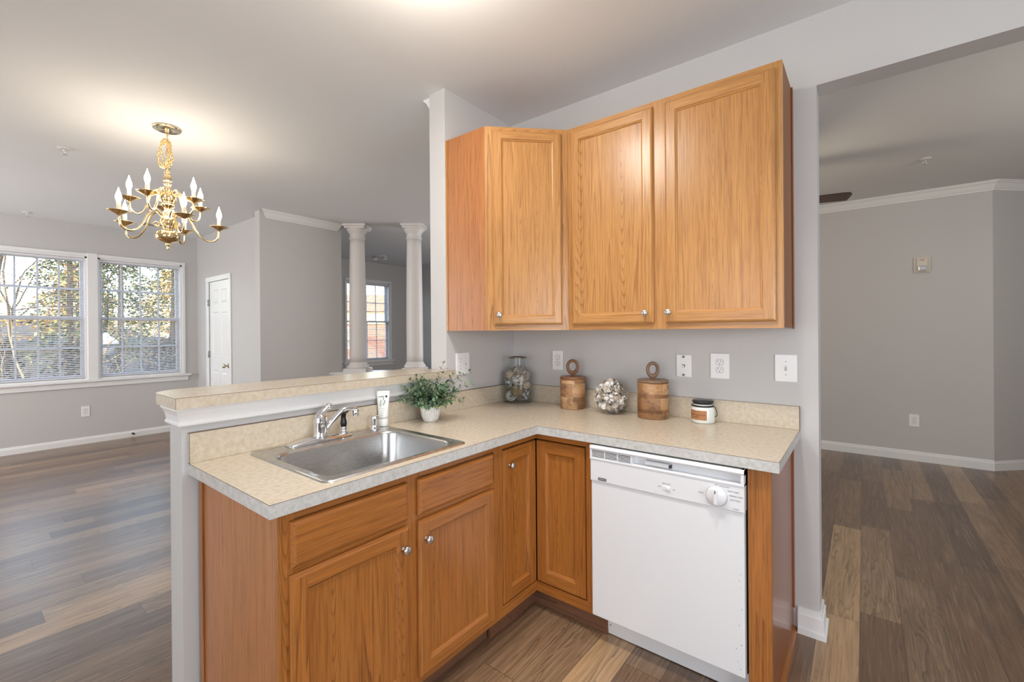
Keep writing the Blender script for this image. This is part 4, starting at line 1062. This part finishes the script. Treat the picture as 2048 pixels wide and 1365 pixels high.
for x in (vx0 - .003, .989, 1.048): box(bm, x, x + .003, -.6398, -.634, .815, .848)
box(bm, vx1, vx1 + .006, -.6398, -.610, .815, .848)
obj('vent_grille', bm, applM, v, True)
bm = B(); box(bm, 1.165, 1.272, -.634, -.611, .823, .838, bev=.003); l = obj('latch', bm, applM, dw, True)
bm = B(); box(bm, 1.264, 1.273, -.6345, -.62, .824, .837); obj('latch_catch', bm, slotM, l, True)
dl = B(); lathe_axis(dl, [(.0001, 0), (.037, 0), (.037, .002), (.0345, .004), (.0345, .010), (.031, .013), (.0001, .013)], (1.441, Y, .757), (0, -1, 0), 40)
dl = obj('dial', dl, applM, dw, True)
bm = B(); box(bm, 1.4345, 1.4475, Y - .024, Y - .011, .729, .785, bev=.004, seg=2); obj('dial_grip', bm, applM, dl, True)
bm = B(); lathe_axis(bm, [(.0345, 0), (.0375, 0), (.0375, .0008), (.0345, .0008)], (1.441, Y - .0021, .757), (0, -1, 0), 40); obj('dial_ring', bm, plain('ring_grey', srgb(184, 186, 190), .4), dl, True)
bm = B(); box(bm, 1.4395, 1.4425, Y - .0246, Y - .0235, .770, .783); obj('dial_pointer', bm, slotM, dl, True)
bm = B(); box(bm, 1.242, 1.272, Y - .003, Y, .738, .755, bev=.002); sw = obj('rocker_switch', bm, applM, dw, True)
bm = B(); box(bm, 1.258, 1.270, Y - .0065, Y - .002, .7405, .7525, bev=.0015); obj('rocker', bm, applM, sw, True)
bm = B(); box(bm, .961, .999, Y - .0012, Y, .7205, .7315); badge = obj('badge', bm, plain('badge_dark', srgb(58, 60, 64), .3), dw, True)
grey = plain('panel_print', srgb(138, 140, 146), .6)
def ptext(s, size, x, z, mat=grey, y=Y - .0006, p=dw):
    w_ = wpos(p); return text('lettering', s, size, p, (x - w_.x, y - w_.y, z - w_.z), (pi / 2, 0, 0), mat, extrude=.0002)
ptext('KENMORE', .0072, .980, .7258, plain('badge_letters', srgb(226, 226, 226), .4), Y - .0016)
ptext('HEAT DRY', .0072, 1.257, .7635); ptext('OFF', .0062, 1.228, .748); ptext('ON', .0062, 1.286, .7455)
ptext('OFF', .0060, 1.441, .803 - .0045); ptext('RINSE HOLD', .0062, 1.468, .7965); ptext('HEAVY WASH', .0062, 1.497, .7835); ptext('NORMAL WASH', .0062, 1.5065, .768); ptext('LIGHT WASH', .0062, 1.503, .7535); ptext('START', .0062, 1.387, .7585); ptext('ULTRA', .0064, 1.506, .7225)
bm = B(); prism(bm, [(-.53, .004), (-.546, .004), (-.552, .085), (-.558, .094), (-.600, .117), (-.605, .122), (-.53, .122)], 'x', X0 + .026, X1 - .004); kp = obj('kick_plate', bm, applM, dw, True)
for x, z in ((X0 + .045, .072), (X0 + .048, .046)):
    bm = B(); lathe_axis(bm, [(.0001, 0), (.004, 0), (.003, .002), (.0001, .002)], (x, -.550, z), (0, -1, 0), 10); obj('screw', bm, hingeM, kp, True)
bm = B(); random.seed(8)
for _ in range(9):
    x = X1 - .012 - random.random() * .02; z = random.uniform(.14, .5); box(bm, x, x + .002, -.6343, -.6338, z, z + random.uniform(.002, .006))
obj('chip_marks', bm, plain('enamel_chip', srgb(120, 124, 130), .6), dw, True)

# ------------------------------------------------------------------ chandelier
PX_, PY_ = -1.814, -1.455
ch = thing('chandelier', 'brass two tier candle chandelier hanging in the dining room', 'chandelier', (PX_, PY_, H), 0)
c0 = (PX_, PY_, 0)
bm = B(); lathe(bm, [(.0001, H), (.078, H), (.082, H - .006), (.078, H - .014), (.070, H - .016), (.066, H - .013), (.02, H - .018), (.012, H - .03), (.0001, H - .032)], 40, c0); obj('canopy', bm, plain('canopy_brass', (.86, .72, .46), .10, 1), ch, True)
bm = B(); random.seed(3)
def link(c, r1, r2, d, th=.0026):
    d = Vector(d); pts = [Vector(c) + d * cos(2 * pi * k / 12) * r1 + Vector((0, 0, 1)) * sin(2 * pi * k / 12) * r2 for k in range(13)]; tube(bm, pts, th, 6, cap=False)
z = H - .038; i = 0
while z > 2.50:
    link((PX_, PY_, z), .008, .016, (1, 0, 0) if i % 2 else (0, 1, 0)); z -= .024; i += 1
# spare chain gathered in a hanging bunch
for L_ in range(3):
    a0 = random.uniform(0, 6.28); pts = []
    for k in range(34):
        s_ = k / 33 * 2 * pi; w_ = .030 + .008 * L_
        pts.append(Vector((PX_, PY_, 2.60)) + VR * (w_ * sin(s_) - .010 - .004 * L_) + VD * (.014 * sin(2 * s_ + L_ * 2)) + Vector((0, 0, .085 * cos(s_) - .012 * L_)))
    for k in range(0, 33): 
        d = (pts[k + 1] - pts[k]).normalized(); n_ = d.orthogonal().normalized() if k % 2 else d.cross(d.orthogonal()).normalized()
        m_ = (pts[k] + pts[k + 1]) / 2; tube(bm, [m_ + d * cos(2 * pi * q / 8) * .011 + n_ * sin(2 * pi * q / 8) * .006 for q in range(9)], .0021, 5, cap=False)
obj('chain', bm, brassM, ch, True)
bm = B()
tube(bm, spline([Vector((PX_, PY_, H - .03)), Vector((PX_ - .02, PY_ + .01, 2.66)), Vector((PX_ - .03, PY_, 2.58)), Vector((PX_ + .02, PY_ - .005, 2.62)), Vector((PX_ + .015, PY_ + .01, 2.53)), Vector((PX_ - .02, PY_, 2.55)), Vector((PX_, PY_, 2.48))], 6), .0022, 6)
obj('cord', bm, plain('gold_cord', srgb(206, 150, 70), .35), ch, True)
bm = B()
lathe(bm, [(.0001, 2.498), (.012, 2.494), (.016, 2.486), (.011, 2.478), (.013, 2.470), (.020, 2.462), (.020, 2.455), (.014, 2.450), (.019, 2.445), (.026, 2.405), (.024, 2.398), (.018, 2.392), (.023, 2.385), (.023, 2.376), (.017, 2.370), (.020, 2.352), (.030, 2.345), (.024, 2.338),
    (.040, 2.318), (.050, 2.288), (.046, 2.262), (.030, 2.244), (.040, 2.240), (.038, 2.233), (.022, 2.222), (.018, 2.206), (.026, 2.196), (.030, 2.186), (.022, 2.176), (.026, 2.160), (.040, 2.146), (.044, 2.124), (.042, 2.106), (.030, 2.096), (.034, 2.090), (.026, 2.080), (.024, 2.070),
    (.045, 2.066), (.066, 2.050), (.072, 2.030), (.068, 2.010), (.050, 1.994), (.024, 1.986), (.012, 1.982), (.016, 1.974), (.012, 1.964), (.006, 1.958), (.009, 1.950), (.004, 1.940), (.0001, 1.934)], 36, c0)
obj('stem', bm, brassM, ch, True)
def arm_set(profile, r, zb, phase, n=5):
    out = []
    for k in range(n):
        a = rad(phase + 72 * k); d = Vector((cos(a), sin(a), 0)); C0 = Vector((PX_, PY_, 0))
        bm = B(); tube(bm, spline([C0 + d * rr + Vector((0, 0, zz)) for rr, zz in profile], 6), .0062, 10)
        # scroll at the hub
        rr, zz = profile[0]
        arm = obj('arm', bm, brassM, ch, True)
        c_ = C0 + d * r
        bm = B(); lathe(bm, [(.0001, zb - .012), (.010, zb - .010), (.016, zb - .004), (.034, zb + .002), (.052, zb + .012), (.060, zb + .014), (.059, zb + .016), (.050, zb + .015), (.030, zb + .007), (.014, zb + .008), (.014, zb + .014), (.0001, zb + .014)], 28, c_); obj('drip_pan', bm, brassM, arm, True)
        bm = B(); lathe(bm, [(.0115, zb + .012), (.0115, zb + .066), (.0001, zb + .068)], 18, c_); obj('candle_sleeve', bm, candleM, arm, True)
        bm = B(); lathe(bm, [(.008, zb + .066), (.012, zb + .078), (.0165, zb + .094), (.0155, zb + .110), (.010, zb + .128), (.005, zb + .144), (.0015, zb + .158), (.0001, zb + .162)], 16, c_); obj('bulb', bm, bulbM, arm, True)
low_p = [(.030, 2.125), (.042, 2.165), (.075, 2.193), (.115, 2.165), (.155, 2.085), (.200, 2.032), (.248, 2.022), (.280, 2.045), (.291, 2.100)]
arm_set(low_p, .291, 2.113, 2)
up_p = [(.030, 2.262), (.040, 2.312), (.066, 2.335), (.092, 2.300), (.115, 2.220), (.145, 2.172), (.175, 2.170), (.198, 2.195), (.205, 2.240)]
arm_set(up_p, .205, 2.252, 28)
for k in range(5):                                  # small scrolls on the stem
    for ph, zc_ in ((38, 2.10), (64, 2.31)):
        a = rad(ph + 72 * k); d = Vector((cos(a), sin(a), 0)); C0 = Vector((PX_, PY_, zc_)); bm = B()
        tube(bm, [C0 + d * (.040 + .024 * (1 - q / 14) * cos(q * .55) + .02) + Vector((0, 0, .024 * (1 - q / 16) * sin(q * .55))) for q in range(13)], .004, 6)
        tube(bm, [C0 + d * .03 + Vector((0, 0, -.012)), C0 + d * .075 + Vector((0, 0, .0))], .004, 6)
        obj('scroll', bm, brassM, ch, True)
lamp('chandelier_glow', 'POINT', (PX_, PY_, 2.32), 9.5, (1, .88, .72), shadow_soft_size=.22)

# ------------------------------------------------------------------ ceiling things
spM = plain('sprinkler_white', srgb(222, 218, 214), .35)
def sprinkler(x, y, label):
    t = thing('fire_sprinkler', label, 'sprinkler', (x, y, H), 0, 'ceiling sprinklers')
    bm = B(); lathe(bm, [(.0001, 0), (.042, 0), (.042, -.004), (.030, -.010), (.014, -.011), (.0001, -.011)], 28); obj('escutcheon', bm, spM, t)
    bm = B(); lathe(bm, [(.009, -.010), (.009, -.022), (.0001, -.022)], 12)
    for s_ in (-1, 1): tube(bm, spline([(.008 * s_, 0, -.02), (.014 * s_, 0, -.032), (.004 * s_, 0, -.046)], 4), .0025, 6)
    lathe(bm, [(.0001, -.046), (.016, -.046), (.016, -.048), (.0001, -.049)], 16); obj('head', bm, chromeM, t)
    return t
sprinkler(-2.80, -1.83, 'sprinkler head on the dining ceiling left of the chandelier')
sprinkler(-5.55, -1.80, 'sprinkler head on the ceiling close to the dining window wall')
sprinkler(2.273, 2.617, 'sprinkler head on the living room ceiling seen through the opening')
t = thing('ceiling_vent', 'small ceiling air vent above the dining window, behind the chandelier', 'vent', (-5.20, -.70, H), 0)
bm = B(); box(bm, -.09, .09, -.16, .16, -.008, 0, bev=.003); obj('frame', bm, spM, t)
bm = B()
for k in range(9): y = -.13 + k * .03; box(bm, -.07, .07, y, y + .018, -.0095, -.007)
obj('louvers', bm, plain('louver_shadow', srgb(120, 116, 112), .6), t)
t = thing('flush_ceiling_light', 'small flush fixture on the ceiling in front of the living room window', 'ceiling light', (-5.05, 2.55, H), 0)
bm = B(); lathe(bm, [(.0001, 0), (.13, 0), (.13, -.012), (.02, -.02), (.0001, -.02)], 28); obj('base', bm, spM, t)
for s_ in (-1, 1):
    bm = B(); lathe(bm, [(.02, -.01), (.02, -.03), (.045, -.04), (.045, -.075), (.0001, -.08)], 18, (.075 * s_, .05 * s_, 0)); obj('lamp_head', bm, spM, t)
# ceiling fan in the living room, mostly hidden by the kitchen wall
fan = thing('ceiling_fan', 'dark wood ceiling fan blade showing past the kitchen wall edge', 'ceiling fan', (1.20, 2.0, 2.44), 0)
bzM = plain('fan_bronze', (.10, .07, .05), .35, .7); fanW = oak('fan_blade_wood', srgb(74, 44, 32), srgb(58, 32, 24), srgb(26, 14, 12), 'x', 20, .35)
bm = B(); lathe(bm, [(.0001, -.07), (.05, -.07), (.10, -.04), (.115, .0), (.10, .05), (.05, .075), (.02, .085), (.018, .28), (.06, .29), (.065, .322), (.0001, .322)], 32); obj('motor', bm, bzM, fan)
for k in range(5):
    a = rad(14 + 72 * k); bm = B(); pts = [(.17, -.055), (.55, -.068), (.60, -.060), (.615, -.03), (.598, .066), (.17, .055)]
    prism(bm, pts, 'z', -.004, .004); bl = obj('blade', bm, fanW, fan, rot=(rad(-13), 0, a))
    bm = B(); prism(bm, [(.09, -.02), (.22, -.03), (.22, .03), (.09, .02)], 'z', -.010, -.004); obj('blade_iron', bm, bzM, bl)
fg = plain('lit_shade', (1, .95, .85), .4, emit=(1, .82, .58), emit_s=4)
for k in range(3):
    a = rad(40 + 120 * k); bm = B(); lathe(bm, [(.03, -.06), (.04, -.075), (.055, -.11), (.06, -.13), (.0001, -.14)], 20, (.08 * cos(a), .08 * sin(a), 0)); obj('lamp_shade', bm, fg, fan)
lamp('fan_lamp', 'POINT', (1.20, 2.0, 2.24), 10, (1, .84, .62), shadow_soft_size=.09)
# kitchen ceiling fixture (just above the frame)
kf = thing('kitchen_ceiling_fixture', 'round frosted kitchen ceiling light', 'ceiling light', (.66, -1.36, H), 0)
bm = B(); lathe(bm, [(.0001, 0), (.20, 0), (.20, -.02), (.185, -.025), (.0001, -.025)], 40); obj('base', bm, whiteM, kf)
bm = B(); lathe(bm, [(.18, -.022), (.165, -.05), (.12, -.078), (.06, -.09), (.0001, -.092)], 40); obj('glass_dome', bm, plain('lit_frosted_glass', (1, .97, .92), .4, emit=(1, .93, .82), emit_s=4), kf)

# ------------------------------------------------------------------ outside
def groundm():
    m, t, b = nt('leaf_litter'); tc = t.nodes.new('ShaderNodeTexCoord')
    n_ = noise(t, tc.outputs['Object'], 3, 5, .7); n2 = noise(t, tc.outputs['Object'], 18, 4, .7)
    c = ramp(t, n_, [(.35, srgb(36, 31, 25)), (.55, srgb(58, 48, 36)), (.7, srgb(44, 46, 28))]); c = mix(t, mth(t, 'MULTIPLY', n2, .5), c, srgb(36, 30, 24))
    t.links.new(c, b.inputs['Base Color']); b.inputs['Roughness'].default_value = .9; return m
gm = groundm()
bm = B(); random.seed(2); nx, ny = 26, 26; V = {}
for i in range(nx + 1):
    for j in range(ny + 1):
        x = XW - .3 - i * 2.2; y = -30 + j * 2.8; z = -.45 + max(0, i - 3) * .16 + random.uniform(-.08, .08)
        if y > 8: z = -.45
        V[i, j] = bm.verts.new((x, y, z))
for i in range(nx):
    for j in range(ny): f = bm.faces.new((V[i, j], V[i + 1, j], V[i + 1, j + 1], V[i, j + 1])); f.smooth = True
g = struct('ground_hillside', bm, gm)
barkM = plain('bark', srgb(58, 50, 44), .9, bump=.8, bump_scale=30)
goldM = plain('pale_twig_bark', srgb(196, 170, 128), .8)
def foliagem(name, cols):
    m, t, b = nt(name); gI = t.nodes.new('ShaderNodeNewGeometry')
    t.links.new(ramp(t, gI.outputs['Random Per Island'], [(k / (len(cols) - 1), c) for k, c in enumerate(cols)]), b.inputs['Base Color']); b.inputs['Roughness'].default_value = .7; return m
evM = foliagem('evergreen_needles', [srgb(26, 42, 28), srgb(44, 64, 40), srgb(72, 88, 50), srgb(112, 116, 62)])
ylM = foliagem('autumn_leaves', [srgb(150, 120, 70), srgb(186, 154, 96), srgb(212, 186, 130), srgb(160, 150, 80)])
shM = foliagem('shrub_leaves', [srgb(16, 20, 14), srgb(28, 31, 20), srgb(42, 38, 26), srgb(64, 54, 36)])
def bare_tree(x, y, z, h, seed, label, mat=barkM, r0=.10, lean=(0, 0), group=None, depth=5, spread=.75):
    random.seed(seed); t = thing('bare_tree', label, 'tree', (x, y, z), 0, group)
    tr, br = B(), B()
    def grow(bm, p, d, l, r, dep):
        pts = [p.copy()]; n_ = 5
        for i in range(n_):
            d = (d + Vector([random.uniform(-.16, .16) for _ in range(3)]) + Vector((0, 0, .03))).normalized(); p = p + d * l / n_; pts.append(p.copy())
        tube(bm, pts, [r * (1 - .45 * i / n_) for i in range(n_ + 1)], 6 if dep > 3 else 4, cap=False)
        if dep <= 0: return
        for k in range(random.choice((2, 3, 3))):
            q = pts[random.randint(2, n_)]; dd = (d + Vector([random.gauss(0, spread) for _ in range(3)]) * Vector((1, 1, .8)).length / 1.6).normalized()
            grow(br, q, dd, l * random.uniform(.58, .82), r * .52, dep - 1)
    grow(tr, Vector((0, 0, 0)), Vector((lean[0], lean[1], 1)).normalized(), h * .42, r0, depth)
    obj('trunk', tr, mat, t); obj('branches', br, mat, t); return t
def evergreen(x, y, z, h, w_, n_, seed, label, mat=evM, group=None, z0=.1, lf=.105):
    random.seed(seed); t = thing('evergreen_tree', label, 'tree', (x, y, z), 0, group)
    bm = B(); tube(bm, [(0, 0, 0), (.05, .02, h * .5), (0, 0, h * .95)], [w_ * .09, w_ * .06, .02], 8); obj('trunk', bm, barkM, t)
    bm = B()
    for i in range(n_):
        s_ = random.random() ** .8; zz = h * (z0 + (1 - z0) * s_); rr = w_ * (1 - s_ * .8) * math.sqrt(random.random()) * (1 + .3 * sin(zz * 6)); a = random.uniform(0, 6.28)
        p = Vector((rr * cos(a), rr * sin(a), zz)); d = Vector((cos(a) + random.gauss(0, .5), sin(a) + random.gauss(0, .5), random.gauss(-.1, .5))).normalized(); s2 = d.orthogonal().normalized(); l = lf * random.uniform(.6, 1.3)
        bm.faces.new([bm.verts.new(v) for v in (p, p + d * l * .5 + s2 * l * .28, p + d * l, p + d * l * .5 - s2 * l * .28)])
    obj('foliage', bm, mat, t); return t
bare_tree(-11.2, -2.6, -.5, 6.0, 21, 'bare tree close outside the left dining window', r0=.065, lean=(0, .25), depth=6)
bare_tree(-14.5, -1.2, -.4, 7.5, 22, 'bare grey tree behind the middle of the left dining window', r0=.07, depth=6)
bare_tree(-24.5, .9, -.1, 8, 25, 'bare tree standing behind the post between the dining windows', r0=.12, depth=5)
bare_tree(-25.0, 6.0, -.1, 8, 27, 'bare trunk at the far right of the dining window view', r0=.10, depth=4)
bare_tree(-27.5, 2.6, .1, 7, 29, 'slim bare trunk in the middle of the right dining window view', r0=.11, depth=4)
bare_tree(-8.6, -.95, -.5, 2.6, 31, 'small pale branching shrub lit by the sun low outside the left dining window', goldM, r0=.035, lean=(.1, .3), depth=4)
bare_tree(-8.4, -1.95, -.5, 2.3, 33, 'pale twiggy shrub at the lower left corner of the dining window', goldM, r0=.03, lean=(0, -.2), depth=5)
bare_tree(-9.4, -1.7, -.5, 2.8, 34, 'tangle of sunlit twigs outside the left dining window', goldM, r0=.03, depth=5)
evergreen(-16, -.15, -.4, 7.5, 1.0, 6000, 41, 'tall grey-green evergreen beside the window post')
evergreen(-18, 1.35, -.3, 7.0, 1.15, 6000, 42, 'broad evergreen in the left half of the right dining window')
evergreen(-19, 3.1, -.3, 8.0, 1.2, 6000, 43, 'evergreen in the right half of the right dining window', z0=.22)
evergreen(-24, -2.6, .3, 8.0, 1.5, 2200, 44, 'distant evergreen at the left edge of the left dining window', z0=.2)
evergreen(-30, 2.0, .8, 4.2, 2.2, 2600, 45, 'tawny autumn tree far behind the evergreens', ylM, lf=.22)
evergreen(-30, -2.2, .8, 4.0, 2.2, 2600, 46, 'tawny autumn tree far behind the bare branches on the left', ylM, lf=.22)
evergreen(-30, 6.0, .8, 4.2, 2.2, 2200, 47, 'tawny autumn tree at the far right beyond the dining window', ylM, lf=.22)
def shrub(x, y, w_, h, seed, label, mat=shM):
    random.seed(seed); bm = B()
    for i in range(1900):
        a = random.uniform(0, 6.28); e = random.random(); rr = w_ * math.sqrt(random.random()) * (1 - .5 * e ** 2); p = Vector((rr * cos(a) * .6, rr * sin(a), h * e))
        d = Vector([random.gauss(0, 1) for _ in range(3)]).normalized(); s2 = d.orthogonal().normalized(); l = random.uniform(.06, .13)
        bm.faces.new([bm.verts.new(v) for v in (p, p + d * l * .5 + s2 * l * .3, p + d * l, p + d * l * .5 - s2 * l * .3)])
    o = obj('garden_shrub', bm, mat); o.location = (x, y, -.35); tag(o, label, 'shrub'); return o
shrub(-12.5, -1.9, 0.82, 1.6, 51, 'dark shrub low behind the pale twigs at the left')
shrub(-12.8, -.2, 0.82, 1.5, 52, 'dark shrub low behind the window post')
shrub(-13.2, 1.5, 0.82, 1.6, 53, 'dark shrub low in the right dining window behind the lantern')
shrub(-13.5, 3.2, 0.82, 1.5, 54, 'dark shrub low at the right edge of the dining window view')
# lantern post
lp = thing('lantern_post', 'dark garden lantern post with a white cap outside the right dining window', 'lamp post', (-9.3, -.50, -.45), 0)
bm = B(); lathe(bm, [(.05, 0), (.05, 1.42), (.0001, 1.42)], 16); obj('post', bm, plain('post_dark', srgb(54, 52, 56), .5), lp)
bm = B(); lathe(bm, [(.07, 1.42), (.12, 1.44), (.13, 1.60), (.10, 1.64), (.0001, 1.65)], 16); obj('lantern', bm, plain('lantern_grey', srgb(150, 152, 158), .4), lp)
bm = B(); lathe(bm, [(.19, 1.64), (.19, 1.67), (.12, 1.75), (.05, 1.79), (.04, 1.84), (.0001, 1.86)], 16); obj('cap', bm, whiteM, lp)
# brick house across, seen through the living room window
def brickm():
    m, t, b = nt('red_brick'); tc = t.nodes.new('ShaderNodeTexCoord'); sp_ = t.nodes.new('ShaderNodeSeparateXYZ'); t.links.new(tc.outputs['Object'], sp_.inputs[0])
    cb = t.nodes.new('ShaderNodeCombineXYZ'); t.links.new(sp_.outputs[0], cb.inputs[0]); t.links.new(sp_.outputs[2], cb.inputs[1])
    br = t.nodes.new('ShaderNodeTexBrick'); br.inputs['Scale'].default_value = 1; br.inputs['Brick Width'].default_value = .22; br.inputs['Row Height'].default_value = .075; br.inputs['Mortar Size'].default_value = .008
    br.inputs['Color1'].default_value = srgb(118, 74, 60); br.inputs['Color2'].default_value = srgb(98, 60, 50); br.inputs['Mortar'].default_value = srgb(140, 130, 120)
    t.links.new(cb.outputs[0], br.inputs['Vector']); t.links.new(br.outputs['Color'], b.inputs['Base Color']); b.inputs['Roughness'].default_value = .85; return m
bd = thing('brick_house', 'red brick house with white windows seen through the living room window', 'building', (-25, 16.5, -.45), rad(52))
bm = B(); box(bm, -7, 7, 0, 6, 0, 3.3); obj('wall', bm, brickm(), bd)
bm = B(); box(bm, -7, 7, -.05, 0, 2.4, 3.3, bev=.01); obj('siding_band', bm, plain('cream_siding', srgb(176, 166, 146), .7), bd)
bm = B(); prism(bm, [(-.4, 3.3), (3, 4.7), (6.4, 3.3)], 'x', -7.4, 7.4); obj('roof', bm, plain('brown_shingle', srgb(140, 108, 92), .9, bump=.5, bump_scale=20), bd)
for x in (-4.4, -1.5, 1.4, 4.3):
    bm = B(); box(bm, x - .6, x + .6, -.08, 0, .7, 2.2, bev=.01); f = obj('window_frame', bm, trimM, bd)
    bm = B(); box(bm, x - .52, x - .03, -.10, -.07, .78, 1.42); box(bm, x + .03, x + .52, -.10, -.07, .78, 1.42); box(bm, x - .52, x - .03, -.10, -.07, 1.48, 2.12); box(bm, x + .03, x + .52, -.10, -.07, 1.48, 2.12); obj('pane', bm, plain('house_glass', srgb(110, 116, 118), .15), f)
